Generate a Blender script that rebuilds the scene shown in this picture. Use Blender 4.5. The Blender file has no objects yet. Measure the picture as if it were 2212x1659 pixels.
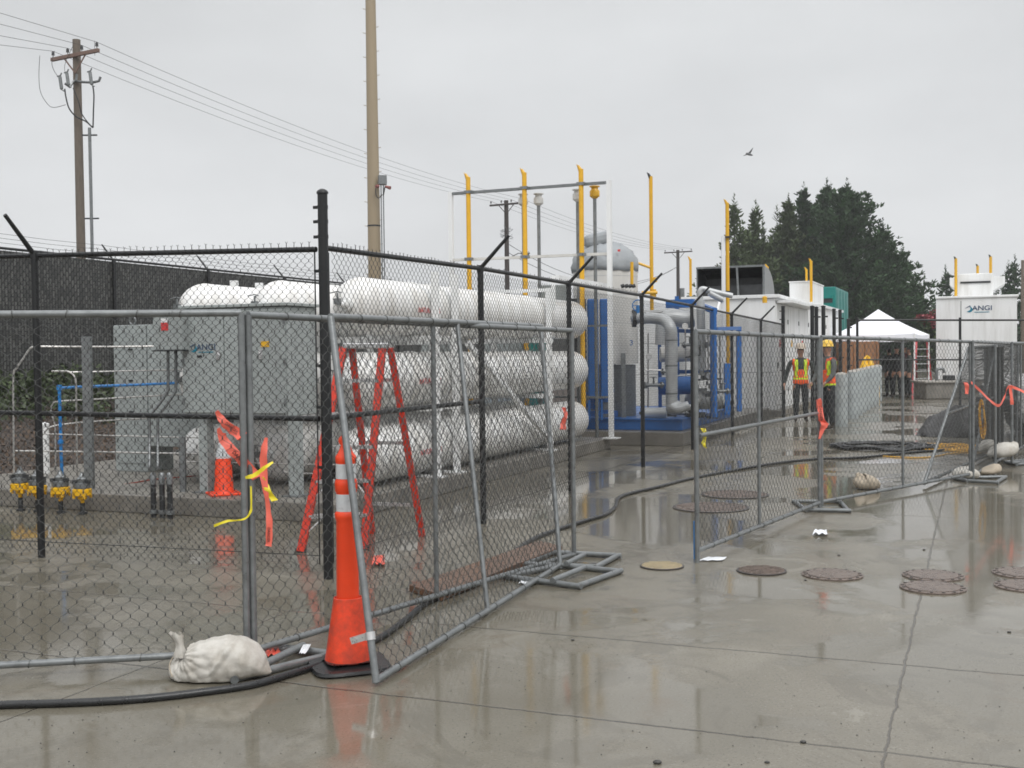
import bpy, math, random
import numpy as np
from mathutils import Vector, Matrix
R = math.radians
rnd = random.Random(7)
scene = bpy.context.scene
COL = scene.collection

# ---------------------------------------------------------------- camera
CAM_H = 1.64
F_D, CX, CY, HOR = 2450.0, 1106.0, 829.5, 765.0        # photograph measured on a 2212 px wide view
PITCH = math.atan((CY - HOR) / F_D)
ROLL = -0.012
cam_d = bpy.data.cameras.new('camera'); cam = bpy.data.objects.new('camera', cam_d); COL.objects.link(cam)
cam_d.sensor_width = 36; cam_d.lens = 36 * F_D / 2212; cam_d.clip_start = 0.05; cam_d.clip_end = 3000
CM = Matrix.Translation((0, 0, CAM_H)) @ Matrix.Rotation(math.pi / 2 - PITCH, 4, 'X') @ Matrix.Rotation(ROLL, 4, 'Z')
cam.matrix_world = CM
scene.camera = cam
CR = CM.to_3x3()

# ---------------------------------------------------------------- light: overcast sky + very soft weak sun
SUN_EL, SUN_ROT = R(48), R(200)
w = bpy.data.worlds.new("World"); scene.world = w; w.use_nodes = True
nt = w.node_tree; N = nt.nodes; L = nt.links
bg = N['Background']; bg.inputs[1].default_value = 0.1
sky = N.new('ShaderNodeTexSky'); sky.sky_type = 'NISHITA'; sky.sun_disc = False
sky.sun_elevation = SUN_EL; sky.sun_rotation = SUN_ROT; sky.dust_density = 3
tc = N.new('ShaderNodeTexCoord'); sep = N.new('ShaderNodeSeparateXYZ'); L.new(tc.outputs['Generated'], sep.inputs[0])
ramp = N.new('ShaderNodeValToRGB'); L.new(sep.outputs['Z'], ramp.inputs[0])
cr = ramp.color_ramp; cr.elements[0].position = 0.0; cr.elements[0].color = (.70, .71, .725, 1)
cr.elements[1].position = 1.0; cr.elements[1].color = (1.65, 1.66, 1.68, 1)
e = cr.elements.new(.30); e.color = (.645, .655, .66, 1)
e = cr.elements.new(.12); e.color = (.705, .715, .725, 1)
e = cr.elements.new(.50); e.color = (1.05, 1.06, 1.08, 1)
noi = N.new('ShaderNodeTexNoise'); noi.inputs['Scale'].default_value = 2.4; noi.inputs['Detail'].default_value = 5
mp = N.new('ShaderNodeMapping'); mp.inputs['Scale'].default_value = (1, 1, 2.6); L.new(tc.outputs['Generated'], mp.inputs[0]); L.new(mp.outputs[0], noi.inputs['Vector'])
mr = N.new('ShaderNodeMapRange'); mr.inputs[1].default_value = .3; mr.inputs[2].default_value = .7; mr.inputs[3].default_value = 8.7; mr.inputs[4].default_value = 10.9
L.new(noi.outputs['Fac'], mr.inputs[0])
vm = N.new('ShaderNodeVectorMath'); vm.operation = 'SCALE'; L.new(ramp.outputs[0], vm.inputs[0]); L.new(mr.outputs[0], vm.inputs['Scale'])
mx = N.new('ShaderNodeMix'); mx.data_type = 'RGBA'; mx.inputs[0].default_value = .05
L.new(vm.outputs[0], mx.inputs[6]); L.new(sky.outputs[0], mx.inputs[7]); L.new(mx.outputs[2], bg.inputs[0])
sd = bpy.data.lights.new('sun', 'SUN'); sd.energy = 1.2; sd.angle = R(25); sd.color = (1, .98, .95)
so = bpy.data.objects.new('sun', sd); COL.objects.link(so)
so.rotation_euler = (R(90) - SUN_EL, 0, R(25))
scene.view_settings.view_transform = 'Standard'; scene.view_settings.look = 'None'
scene.cycles.filter_width = 1.7
scene.view_settings.exposure = 0.16; scene.view_settings.gamma = 1

# ---------------------------------------------------------------- pixel helpers (measured on the photograph) and site frame
def ray(u, v):
    return (CR @ Vector(((u - CX) / F_D, -(v - CY) / F_D, -1)))
def G(u, v, z=0.0):
    d = ray(u, v); t = (z - CAM_H) / d.z
    return Vector((d.x * t, d.y * t, z))
def P(u, v, Y):
    d = ray(u, v); t = Y / d.y
    return Vector((d.x * t, Y, CAM_H + d.z * t))
def ZV(p, v):
    """height above p's foot at which the vertical through p is seen at row v"""
    lo, hi = -5.0, 60.0
    for _ in range(50):
        m = (lo + hi) / 2
        q = CR.transposed() @ (Vector((p[0], p[1], m)) - Vector((0, 0, CAM_H)))
        vv = CY - F_D * q.y / -q.z
        if vv > v: lo = m
        else: hi = m
    return m
ORI = G(710, 1250)
ANG = math.atan((2112 - CX) / F_D)
D1 = Vector((math.sin(ANG), math.cos(ANG), 0)); D2 = Vector((-math.cos(ANG), math.sin(ANG), 0)); ZZ = Vector((0, 0, 1))
def S(a, b, z=0.0):
    p = ORI + D1 * a + D2 * b; return Vector((p.x, p.y, z))
def b_at(a, u):
    """b of the point on line a=const seen in column u (at eye height)"""
    d = ray(u, 765); p0 = ORI + D1 * a
    # p0 + b*D2 = t*d
    det = D2.x * (-d.y) + D2.y * d.x
    return ((-p0.x) * (-d.y) + (-p0.y) * d.x) / det * 1.0

# ---------------------------------------------------------------- materials
MATS = {}
def mat(name, col, rough=.5, metal=0.0, var=.12, scale=6.0, bump=0.0, bscale=60.0, dirt=None, dirt_amt=0.0, streak=False, coat=0.0):
    if name in MATS: return MATS[name]
    m = bpy.data.materials.new(name); m.use_nodes = True; MATS[name] = m
    nt = m.node_tree; N = nt.nodes; L = nt.links; b = N['Principled BSDF']
    b.inputs['Metallic'].default_value = metal
    if coat: b.inputs['Coat Weight'].default_value = coat; b.inputs['Coat Roughness'].default_value = .1
    tc = N.new('ShaderNodeTexCoord'); mp = N.new('ShaderNodeMapping'); L.new(tc.outputs['Object'], mp.inputs[0])
    if streak: mp.inputs['Scale'].default_value = (1, 1, .12)
    n = N.new('ShaderNodeTexNoise'); n.inputs['Scale'].default_value = scale; n.inputs['Detail'].default_value = 6; n.inputs['Roughness'].default_value = .65
    L.new(mp.outputs[0], n.inputs['Vector'])
    r = N.new('ShaderNodeValToRGB'); L.new(n.outputs['Fac'], r.inputs[0])
    c = Vector(col)
    d = Vector(dirt) if dirt else c * (1 - var)
    r.color_ramp.elements[0].position = .3 if not dirt else .5 - dirt_amt * .5
    r.color_ramp.elements[1].position = .7 if not dirt else .78
    r.color_ramp.elements[0].color = (*(c * (1 + var)), 1) if dirt else (*(c * (1 - var)), 1)
    r.color_ramp.elements[1].color = (*(d if dirt else c * (1 + var)), 1)
    L.new(r.outputs[0], b.inputs['Base Color'])
    mr = N.new('ShaderNodeMapRange'); mr.inputs[1].default_value = .3; mr.inputs[2].default_value = .7
    mr.inputs[3].default_value = max(.03, rough * .75); mr.inputs[4].default_value = min(1, rough * 1.3)
    L.new(n.outputs['Fac'], mr.inputs[0]); L.new(mr.outputs[0], b.inputs['Roughness'])
    if bump:
        n2 = N.new('ShaderNodeTexNoise'); n2.inputs['Scale'].default_value = bscale; n2.inputs['Detail'].default_value = 4
        L.new(tc.outputs['Object'], n2.inputs['Vector'])
        bp = N.new('ShaderNodeBump'); bp.inputs['Strength'].default_value = bump; bp.inputs['Distance'].default_value = .01
        L.new(n2.outputs['Fac'], bp.inputs['Height']); L.new(bp.outputs[0], b.inputs['Normal'])
    return m

GALV = mat('galvanised', (.20, .212, .215), .34, .45, .25, 14, .15, 90)
GALVW = mat('galvanised_wire', (.10, .104, .102), .45, .3, .2, 20)
BLK = mat('black_vinyl', (.010, .011, .012), .42, 0, .3, 10)
BLKW = mat('black_vinyl_wire', (.014, .015, .016), .45, 0, .2, 10)
WHT = mat('white_paint', (.78, .78, .77), .32, 0, .05, 5, dirt=(.50, .47, .42), dirt_amt=.16, streak=True)
WHT2 = mat('white_steel', (.76, .77, .77), .4, 0, .05, 3, dirt=(.6, .6, .58), dirt_amt=.1, streak=True)
CAB = mat('cabinet_grey', (.33, .36, .355), .4, 0, .06, 3, dirt=(.25, .27, .265), dirt_amt=.2, streak=True)
CABD = mat('cabinet_seam', (.06, .065, .065), .6)
YEL = mat('yellow_paint', (.72, .40, .02), .38, 0, .08, 8)
YELV = mat('yellow_cap', (.78, .44, .01), .4, 0, .08, 8)
BLU = mat('blue_paint', (.018, .115, .36), .38, 0, .15, 5)
BLUP = mat('blue_pipe', (.02, .19, .50), .35, 0, .1, 8)
TEAL = mat('teal_paint', (.0, .19, .165), .4, 0, .12, 3)
INSD = mat('dome_blanket', (.30, .32, .335), .6, .0, .15, 3, .8, 9)
INS = mat('insulation_jacket', (.46, .475, .48), .38, .25, .15, 4, .35, 14)
CRM = mat('cream_jacket', (.62, .61, .58), .45, 0, .06, 2, dirt=(.45, .44, .41), dirt_amt=.15, streak=True)
SST = mat('stainless_tube', (.48, .47, .45), .34, .6, .1, 20)
DRK = mat('dark_metal', (.03, .032, .034), .45, .2, .3, 8)
RUB = mat('black_rubber', (.016, .017, .018), .3, 0, .3, 15, .2, 80)
ORG = mat('orange_plastic', (.74, .055, .014), .45, 0, .1, 9, dirt=(.22, .035, .02), dirt_amt=.22)
ORGC = mat('orange_plastic_clean', (.82, .06, .012), .36, 0, .06, 7)
REFL = mat('reflective_band', (.55, .57, .58), .3, 0, .12, 20)
LADR = mat('ladder_fibreglass', (.62, .035, .012), .42, 0, .12, 8)
ALU = mat('aluminium', (.60, .60, .60), .3, .7, .1, 20)
CONC = mat('concrete_pad', (.20, .187, .165), .35, 0, .22, 2.2, .5, 70, dirt=(.10, .093, .08), dirt_amt=.25)
CONCL = mat('concrete_light', (.32, .30, .27), .6, 0, .2, 3, .5, 40)
BOLG = mat('bollard_grey', (.33, .36, .36), .5, 0, .12, 4, .2, 30, dirt=(.22, .24, .24), dirt_amt=.2)
WOODP = mat('pole_wood', (.15, .125, .10), .85, 0, .25, 30, .6, 60, streak=True)
WOODD = mat('pole_wood_dark', (.05, .04, .036), .85, 0, .25, 30, .5, 60, streak=True)
WOODR = mat('crossarm_wood', (.19, .125, .10), .85, 0, .2, 12, .4, 60)
PLANK = mat('wet_plank', (.15, .075, .04), .3, 0, .3, 8, .4, 50, dirt=(.06, .035, .022), dirt_amt=.4)
TAN = mat('tan_paint', (.33, .265, .175), .5, 0, .06, 2, streak=True)
BAG = mat('sandbag_weave', (.64, .62, .57), .75, 0, .08, 6, .8, 320, dirt=(.38, .34, .28), dirt_amt=.18)
BAGT = mat('sandbag_tan', (.42, .36, .28), .8, 0, .12, 8, .5, 200)
TAPR = mat('red_tape', (.85, .16, .11), .4, 0, .08, 12)
TAPY = mat('yellow_tape', (.80, .68, .03), .4, 0, .08, 12)
INK = mat('black_ink', (.03, .012, .012), .5)
PAPER = mat('paper', (.75, .77, .80), .5)
BARK = mat('bark_mulch', (.055, .042, .034), .9, 0, .5, 22, 1.0, 30)
LEAF = mat('conifer_needles', (.024, .062, .017), .7, 0, .55, .8)
LEAF2 = mat('conifer_needles_olive', (.060, .090, .030), .7, 0, .45, .8)
SHR = mat('shrub_leaves', (.045, .065, .024), .6, 0, .5, 2)
TRK = mat('trunk_bark', (.05, .04, .032), .9, 0, .3, 4)
SLATM = mat('fence_slat', (.036, .032, .031), .55, 0, .35, 9)
CANV = mat('white_canvas', (.80, .81, .86), .7, 0, .03, 3)
IRON = mat('cast_iron', (.155, .12, .10), .28, .2, .25, 18, .6, 120)
IRONY = mat('cast_iron_yellow', (.36, .30, .19), .4, 0, .2, 18, .5, 120)
IRONR = mat('cast_iron_rim', (.05, .042, .038), .35, .2, .2, 18)
ORC = mat('extension_cord', (.75, .40, .03), .45)
COPP = mat('red_brown_cable', (.26, .05, .03), .4)
TARP = mat('black_tarp', (.022, .021, .021), .4, 0, .3, 8, .8, 20)
PLY = mat('brown_plywood', (.28, .14, .07), .6, 0, .2, 3)
LBL = mat('red_label', (.62, .05, .05), .5)
LBLW = mat('white_label', (.8, .8, .8), .5)
LOGO1 = mat('logo_teal', (.0, .20, .30), .4)
LOGO2 = mat('logo_navy', (.035, .07, .14), .4)
SKIN = mat('skin', (.40, .22, .15), .5)
HAIR = mat('dark_hair', (.02, .015, .012), .6)
JACK = mat('dark_green_jacket', (.035, .042, .038), .8, 0, .2, 10, .3, 60)
PANT = mat('dark_trousers', (.022, .024, .026), .8, 0, .2, 10, .3, 60)
GREY = mat('grey_sweatshirt', (.10, .105, .10), .85, 0, .15, 10, .3, 60)
BOOT = mat('boots', (.03, .022, .015), .5)
VORG = mat('vest_orange', (.85, .11, .02), .6)
VLIM = mat('vest_lime', (.62, .80, .03), .6)
HATT = mat('hard_hat_tan', (.50, .42, .33), .3)
HATY = mat('hard_hat_yellow', (.75, .47, .05), .3)
GLASS = mat('dark_glass', (.02, .025, .03), .1)
PINK = mat('pink_blossom', (.33, .07, .085), .7)
GULL = mat('gull_feathers', (.16, .165, .17), .7)
STN = mat('pebble', (.05, .048, .045), .5)

# ---------------------------------------------------------------- mesh builder
ORG_OF = {}
class Mb:
    def __init__(s): s.v = []; s.f = []; s.m = []
    def add(s, vs, fs, mi=0):
        k = len(s.v); s.v += [tuple(p) for p in vs]; s.f += [tuple(i + k for i in f) for f in fs]; s.m += [mi] * len(fs); return s
    def hexa(s, c, mi=0):   # 8 corners: bottom 4 ccw, top 4 ccw
        return s.add(c, [(3, 2, 1, 0), (4, 5, 6, 7), (0, 1, 5, 4), (1, 2, 6, 5), (2, 3, 7, 6), (3, 0, 4, 7)], mi)
    def box(s, c, size, X=Vector((1, 0, 0)), Y=Vector((0, 1, 0)), Z=ZZ, mi=0):
        c = Vector(c); hx, hy, hz = size[0] / 2, size[1] / 2, size[2] / 2
        return s.hexa([c + X * (i * hx) + Y * (j * hy) + Z * (k * hz) for k in (-1, 1) for i, j in ((-1, -1), (1, -1), (1, 1), (-1, 1))], mi)
    def sbox(s, a0, a1, b0, b1, z0, z1, mi=0):
        return s.hexa([S(a, b, z) for z in (z0, z1) for a, b in ((a0, b0), (a0, b1), (a1, b1), (a1, b0))], mi)
    def beam(s, p, q, wd, ht, mi=0, up=ZZ):
        p = Vector(p); q = Vector(q); d = (q - p); l = d.length; d = d / l
        x = up.cross(d)
        if x.length < 1e-4: x = Vector((1, 0, 0)).cross(d)
        x.normalize(); y = d.cross(x)
        return s.box((p + q) / 2, (wd, ht, l), x, y, d, mi)
    def tube(s, pts, r, n=8, caps=True, mi=0, closed=False):
        pts = [Vector(p) for p in pts]; m = len(pts)
        rr = r if isinstance(r, (list, tuple)) else [r] * m
        k = len(s.v); prev = None
        for i, p in enumerate(pts):
            if closed: t = pts[(i + 1) % m] - pts[i - 1]
            else: t = pts[min(i + 1, m - 1)] - pts[max(i - 1, 0)]
            t.normalize()
            if prev is None:
                x = t.cross(ZZ)
                if x.length < .05: x = t.cross(Vector((1, 0, 0)))
            else:
                x = prev - t * prev.dot(t)
            x.normalize(); prev = x; y = t.cross(x)
            for j in range(n):
                a = 2 * math.pi * j / n
                s.v.append(tuple(p + (x * math.cos(a) + y * math.sin(a)) * rr[i]))
        for i in range(m if closed else m - 1):
            i2 = (i + 1) % m
            for j in range(n):
                s.f.append((k + i * n + j, k + i * n + (j + 1) % n, k + i2 * n + (j + 1) % n, k + i2 * n + j)); s.m.append(mi)
        if caps and not closed:
            s.f.append(tuple(k + j for j in reversed(range(n)))); s.m.append(mi)
            s.f.append(tuple(k + (m - 1) * n + j for j in range(n))); s.m.append(mi)
        return s
    def lathe(s, c, prof, n=24, ax=ZZ, mi=0, mis=None, sx=1.0, rot=0.0):
        c = Vector(c); ax = Vector(ax).normalized()
        x = ax.cross(Vector((0, 1, 0)))
        if x.length < .05: x = ax.cross(Vector((1, 0, 0)))
        x.normalize(); y = ax.cross(x); k = len(s.v)
        for (r, z) in prof:
            for j in range(n):
                a = 2 * math.pi * j / n + rot
                s.v.append(tuple(c + ax * z + (x * math.cos(a) * sx + y * math.sin(a)) * r))
        for i in range(len(prof) - 1):
            for j in range(n):
                s.f.append((k + i * n + j, k + i * n + (j + 1) % n, k + (i + 1) * n + (j + 1) % n, k + (i + 1) * n + j)); s.m.append(mis[i] if mis else mi)
        if prof[0][0] > 1e-4: s.f.append(tuple(k + j for j in reversed(range(n)))); s.m.append(mis[0] if mis else mi)
        if prof[-1][0] > 1e-4: s.f.append(tuple(k + (len(prof) - 1) * n + j for j in range(n))); s.m.append(mis[-1] if mis else mi)
        return s
    def ribbon(s, pts, wv, th=.0015, mi=0):
        """band following pts, width vectors wv (one or list)"""
        pts = [Vector(p) for p in pts]; n = len(pts)
        W = wv if isinstance(wv, list) else [Vector(wv)] * n
        for i in range(n - 1):
            p, q = pts[i], pts[i + 1]; d = (q - p).normalized(); nn = d.cross(W[i])
            if nn.length < 1e-6: nn = Vector((0, 1, 0))
            nn = nn.normalized() * th
            s.hexa([p - W[i] / 2, p + W[i] / 2, q + W[i + 1] / 2, q - W[i + 1] / 2] + [p - W[i] / 2 + nn, p + W[i] / 2 + nn, q + W[i + 1] / 2 + nn, q - W[i + 1] / 2 + nn], mi)
        return s
    def prism(s, poly, o, X, Y, Z, h, mi=0):
        """poly 2-D in X,Y extruded along Z by h from o"""
        n = len(poly); k = len(s.v); o = Vector(o)
        for hh in (0, h):
            for (x, y) in poly: s.v.append(tuple(o + X * x + Y * y + Z * hh))
        s.f.append(tuple(k + i for i in reversed(range(n)))); s.m.append(mi)
        s.f.append(tuple(k + n + i for i in range(n))); s.m.append(mi)
        for i in range(n): s.f.append((k + i, k + (i + 1) % n, k + n + (i + 1) % n, k + n + i)); s.m.append(mi)
        return s
    def build(s, name, mats, parent=None, smooth=False, bevel=0.0, loc=None):
        me = bpy.data.meshes.new(name)
        if parent is not None: org = ORG_OF[parent]
        elif loc is not None: org = Vector(loc)
        else:
            a = np.array(s.v); org = Vector(((a[:, 0].min() + a[:, 0].max()) / 2, (a[:, 1].min() + a[:, 1].max()) / 2, a[:, 2].min()))
        a = np.array(s.v, dtype=float) - np.array(org)
        me.from_pydata(a.tolist(), [], s.f)
        if not isinstance(mats, (list, tuple)): mats = [mats]
        for m in mats: me.materials.append(m)
        if len(mats) > 1: me.polygons.foreach_set('material_index', s.m)
        if smooth is True: me.polygons.foreach_set('use_smooth', [True] * len(me.polygons))
        o = bpy.data.objects.new(name, me); COL.objects.link(o)
        if parent is not None: o.parent = parent
        else: o.location = org
        ORG_OF[o] = org
        if smooth == 'auto':
            me.polygons.foreach_set('use_smooth', [True] * len(me.polygons)); me.set_sharp_from_angle(angle=R(40))
        if bevel:
            b = o.modifiers.new('bevel', 'BEVEL'); b.width = bevel; b.segments = 2; b.limit_method = 'ANGLE'
        me.update()
        return o

def tag(o, label=None, cat=None, group=None, kind=None):
    if label: o['label'] = label
    if cat: o['category'] = cat
    if group: o['group'] = group
    if kind: o['kind'] = kind
    return o
def thing(name, loc, label, cat, group=None):
    o = bpy.data.objects.new(name, None); COL.objects.link(o); o.location = loc; o.empty_display_size = .2
    ORG_OF[o] = Vector(loc); return tag(o, label, cat, group)
def struct(o): o['kind'] = 'structure'; return o
def copy_tree(o, parent=None):
    c = o.copy(); COL.objects.link(c)
    if parent is not None: c.parent = parent
    for ch in list(o.children): copy_tree(ch, c)
    return c

def fabric(name, m, parent, b0, b1, t0, t1, cell, r, knuckle=True, loc=None):
    """chain-link fabric: interlocked zigzag wires between the bottom line b0-b1 and the top line t0-t1"""
    b0, b1, t0, t1 = [np.array(x, dtype=float) for x in (b0, b1, t0, t1)]
    Lh = np.linalg.norm(b1 - b0); H = (np.linalg.norm(t0 - b0) + np.linalg.norm(t1 - b1)) / 2
    p = cell / 2; nk = int(Lh / p); nj = int(H / p)
    sx = (b1 - b0) / Lh; up = (t0 - b0) / np.linalg.norm(t0 - b0); nr = np.cross(sx, up); nr /= np.linalg.norm(nr)
    k = np.arange(nk)[:, None]; j = np.arange(nj + 1)[None, :]
    par = (j + k) % 2
    s_ = (k + par + np.where(par == 1, .03, -.03)) / nk
    t_ = np.broadcast_to(j / nj, s_.shape).astype(float)
    dn = np.where(par == 1, 1., -1.) * r * .8
    if knuckle:
        S_ = np.stack([s_, s_], 2).reshape(nk, -1); dt = .16 / nj
        T_ = np.stack([t_ - dt, t_ + dt], 2).reshape(nk, -1); DN = np.stack([-dn, dn], 2).reshape(nk, -1)
    else: S_, T_, DN = s_, t_, dn
    m_ = S_.shape[1]
    # slight waviness so the weave is not perfect
    wob = (np.sin(S_ * Lh * 2.1 + T_ * 3) * .006 + np.sin(S_ * Lh * 5.3 - T_ * 7) * .003)
    S3 = S_[..., None]; T3 = T_[..., None]
    pt = (b0 * (1 - S3) + b1 * S3) * (1 - T3) + (t0 * (1 - S3) + t1 * S3) * T3 + nr * (DN + wob)[..., None]
    ns = 3; ang = np.arange(ns) * 2 * math.pi / ns + .5
    off = (np.cos(ang)[:, None] * sx + np.sin(ang)[:, None] * nr) * r * 1.25
    V = (pt[:, :, None, :] + off[None, None]).reshape(-1, 3)
    org = np.array(ORG_OF[parent]) if parent is not None else b0
    V = V - org
    base = (np.arange(nk)[:, None, None] * m_ + np.arange(m_ - 1)[None, :, None]) * ns
    jj = np.arange(ns)[None, None, :]; jn = (jj + 1) % ns
    F = np.stack([base + jj, base + jn, base + ns + jn, base + ns + jj], 3).reshape(-1, 4)
    me = bpy.data.meshes.new(name); me.vertices.add(len(V)); me.vertices.foreach_set('co', V.ravel())
    me.loops.add(F.size); me.loops.foreach_set('vertex_index', F.ravel().astype(np.int32))
    me.polygons.add(len(F)); me.polygons.foreach_set('loop_start', np.arange(0, F.size, 4, dtype=np.int32)); me.polygons.foreach_set('loop_total', np.full(len(F), 4, dtype=np.int32))
    me.materials.append(m); me.update(calc_edges=True)
    o = bpy.data.objects.new(name, me); COL.objects.link(o)
    o.parent = parent; ORG_OF[o] = Vector(org)
    return o

def text_mesh(name, body, m, parent, o, X, Y, size, depth=.002, align='CENTER', sx=1.0):
    cu = bpy.data.curves.new(name, 'FONT'); cu.body = body; cu.size = size; cu.extrude = 0; cu.align_x = align; cu.align_y = 'CENTER'; cu.offset = size * .012
    ob = bpy.data.objects.new(name + '_tmp', cu); COL.objects.link(ob)
    bpy.context.view_layer.update()
    me = bpy.data.meshes.new_from_object(ob.evaluated_get(bpy.context.evaluated_depsgraph_get()))
    bpy.data.objects.remove(ob)
    Z = X.cross(Y).normalized(); o = Vector(o); org = ORG_OF[parent]
    for v in me.vertices:
        c = v.co.copy(); v.co = o + X * (c.x * sx) + Y * c.y + Z * depth - org
    me.materials.clear(); me.materials.append(m); me.name = name
    t = bpy.data.objects.new(name, me); COL.objects.link(t); t.parent = parent; ORG_OF[t] = org
    return t

def smooth_path(pts, n=6):
    """Catmull-Rom through pts"""
    pts = [Vector(p) for p in pts]; P_ = [pts[0]] + pts + [pts[-1]]; out = []
    for i in range(1, len(P_) - 2):
        p0, p1, p2, p3 = P_[i - 1], P_[i], P_[i + 1], P_[i + 2]
        for k in range(n):
            t = k / n
            out.append(.5 * ((2 * p1) + (-p0 + p2) * t + (2 * p0 - 5 * p1 + 4 * p2 - p3) * t * t + (-p0 + 3 * p1 - 3 * p2 + p3) * t ** 3))
    out.append(pts[-1]); return out

def merge(dst, src):
    import bmesh
    b = bmesh.new(); b.from_mesh(dst.data); b.from_mesh(src.data); b.to_mesh(dst.data); b.free(); bpy.data.objects.remove(src)

def a_at(b, u):
    d = ray(u, 765); p0 = ORI + D2 * b
    return (p0.x * d.y - p0.y * d.x) / (-D1.x * d.y + D1.y * d.x)

# ================================================================ GROUND
def ground_material():
    m = bpy.data.materials.new('wet_concrete'); m.use_nodes = True
    nt = m.node_tree; N = nt.nodes; L = nt.links; b = N['Principled BSDF']
    tc = N.new('ShaderNodeTexCoord')
    mp = N.new('ShaderNodeMapping'); mp.vector_type = 'POINT'; L.new(tc.outputs['Object'], mp.inputs[0])
    # object coordinates are metres; rotate into the slab frame (x = across, y = along)
    mp.inputs['Rotation'].default_value = (0, 0, ANG)
    sp = N.new('ShaderNodeSeparateXYZ'); L.new(mp.outputs[0], sp.inputs[0])
    def noise(scale, det=5, rough=.6, vec=None, dist=0):
        n = N.new('ShaderNodeTexNoise'); n.inputs['Scale'].default_value = scale; n.inputs['Detail'].default_value = det; n.inputs['Roughness'].default_value = rough; n.inputs['Distortion'].default_value = dist
        L.new(vec or tc.outputs['Object'], n.inputs['Vector']); return n.outputs['Fac']
    def mrange(x, a, b_, c=0.0, d=1.0, smooth=True):
        n = N.new('ShaderNodeMapRange'); n.interpolation_type = 'SMOOTHSTEP' if smooth else 'LINEAR'
        n.inputs[1].default_value = a; n.inputs[2].default_value = b_; n.inputs[3].default_value = c; n.inputs[4].default_value = d; L.new(x, n.inputs[0]); return n.outputs[0]
    def math_(op, x, y=None, z=None):
        n = N.new('ShaderNodeMath'); n.operation = op
        for i, q in enumerate((x, y, z)):
            if q is None: continue
            if isinstance(q, (int, float)): n.inputs[i].default_value = q
            else: L.new(q, n.inputs[i])
        return n.outputs[0]
    def mix(f, c1, c2):
        n = N.new('ShaderNodeMix'); n.data_type = 'RGBA'
        if isinstance(f, (int, float)): n.inputs[0].default_value = f
        else: L.new(f, n.inputs[0])
        for i, c in ((6, c1), (7, c2)):
            if isinstance(c, tuple): n.inputs[i].default_value = (*c, 1)
            else: L.new(c, n.inputs[i])
        return n.outputs[2]
    big = noise(.45, 4, .55, dist=.6); mid = noise(2.2, 6, .6); fine = noise(28, 6, .7); grit = noise(160, 3, .7)
    col = mix(mrange(big, .35, .65), (.158, .143, .110), (.212, .195, .155))
    col = mix(mrange(mid, .40, .66), col, (.17, .155, .12))
    col = mix(mrange(fine, .55, .75, 0, .5), col, (.13, .12, .10))
    agg = noise(75, 2, .8)
    col = mix(mrange(agg, .57, .66, 0, .7), col, (.07, .063, .052))
    col = mix(mrange(agg, .38, .30, 0, .45), col, (.40, .385, .34))
    stn = noise(.9, 7, .7, dist=1.6)
    col = mix(mrange(stn, .52, .60, 0, .55), col, (.11, .098, .075))
    col = mix(mrange(stn, .40, .34, 0, .3), col, (.34, .325, .28))
    col = mix(mrange(grit, .66, .72, 0, .55), col, (.07, .065, .06))
    col = mix(mrange(grit, .34, .26, 0, .5), col, (.40, .39, .36))
    # puddles: low spots
    pud0 = noise(.55, 5, .5, dist=.4); pud1 = noise(3.0, 5, .6)
    pf = math_('ADD', pud0, math_('MULTIPLY', math_('SUBTRACT', pud1, .5), .28))
    def low_spot(u, v, rx, ry, amt):      # shallow dips in the slab where water stands
        nonlocal pf
        c = G(u, v); dn = N.new('ShaderNodeVectorMath'); dn.operation = 'SUBTRACT'; L.new(tc.outputs['Object'], dn.inputs[0]); dn.inputs[1].default_value = (c.x, c.y, 0)
        sc = N.new('ShaderNodeVectorMath'); sc.operation = 'MULTIPLY'; L.new(dn.outputs[0], sc.inputs[0]); sc.inputs[1].default_value = (1 / rx, 1 / ry, 0)
        ln = N.new('ShaderNodeVectorMath'); ln.operation = 'LENGTH'; L.new(sc.outputs[0], ln.inputs[0])
        pf = math_('ADD', pf, mrange(ln.outputs['Value'], 1.0, .2, 0, amt))
    low_spot(1150, 1480, 1.1, 1.0, .10); low_spot(800, 1560, .8, .6, .09); low_spot(1900, 1080, 2.6, 2.2, .11); low_spot(2100, 1130, 1.6, 1.6, .08); low_spot(1400, 1120, 1.6, 2.0, .08); low_spot(250, 1300, 1.6, 1.2, .05); low_spot(1500, 1330, 1.0, .8, .05)
    pud = mrange(pf, .475, .535)
    damp = mrange(pf, .40, .52)
    col = mix(math_('MULTIPLY', damp, .45), col, (.125, .114, .088))
    # brown silt washed over the slab
    silt = mrange(noise(1.1, 6, .65, dist=1.0), .56, .70, 0, .45)
    col = mix(silt, col, (.135, .10, .065))
    # joints
    jl = None
    wob = math_('MULTIPLY', math_('SUBTRACT', mid, .5), .03)
    o_ = ORI; bo = o_.dot(D2); ao = o_.dot(D1)
    sx_ = -1
    crk = noise(5, 6, .7)
    wob = math_('ADD', wob, math_('MULTIPLY', math_('SUBTRACT', crk, .5), .045))
    def line(coord, val, w):
        nonlocal jl
        d = math_('ABSOLUTE', math_('SUBTRACT', math_('ADD', coord, wob), val))
        l_ = mrange(d, w, w * .3)
        jl = l_ if jl is None else math_('MAXIMUM', jl, l_)
    for a in (-5.5, -2.38, -1.0, 4.6, 9.2, 13.8, 18.4, 23): line(sp.outputs['Y'], ao + a, .013)
    for bb in (-4.08, -.33, -8.4, -12.5, 3.9): line(sp.outputs['X'], -(bo + bb), .0095)
    col = mix(math_('MULTIPLY', jl, .75), col, (.05, .045, .038))
    L.new(col, b.inputs['Base Color'])
    rg = mix(pud, (.26, .26, .26), (.035, .035, .035))
    rg = mix(mrange(mid, .35, .7, 0, .35), rg, (.30, .30, .30))
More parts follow.
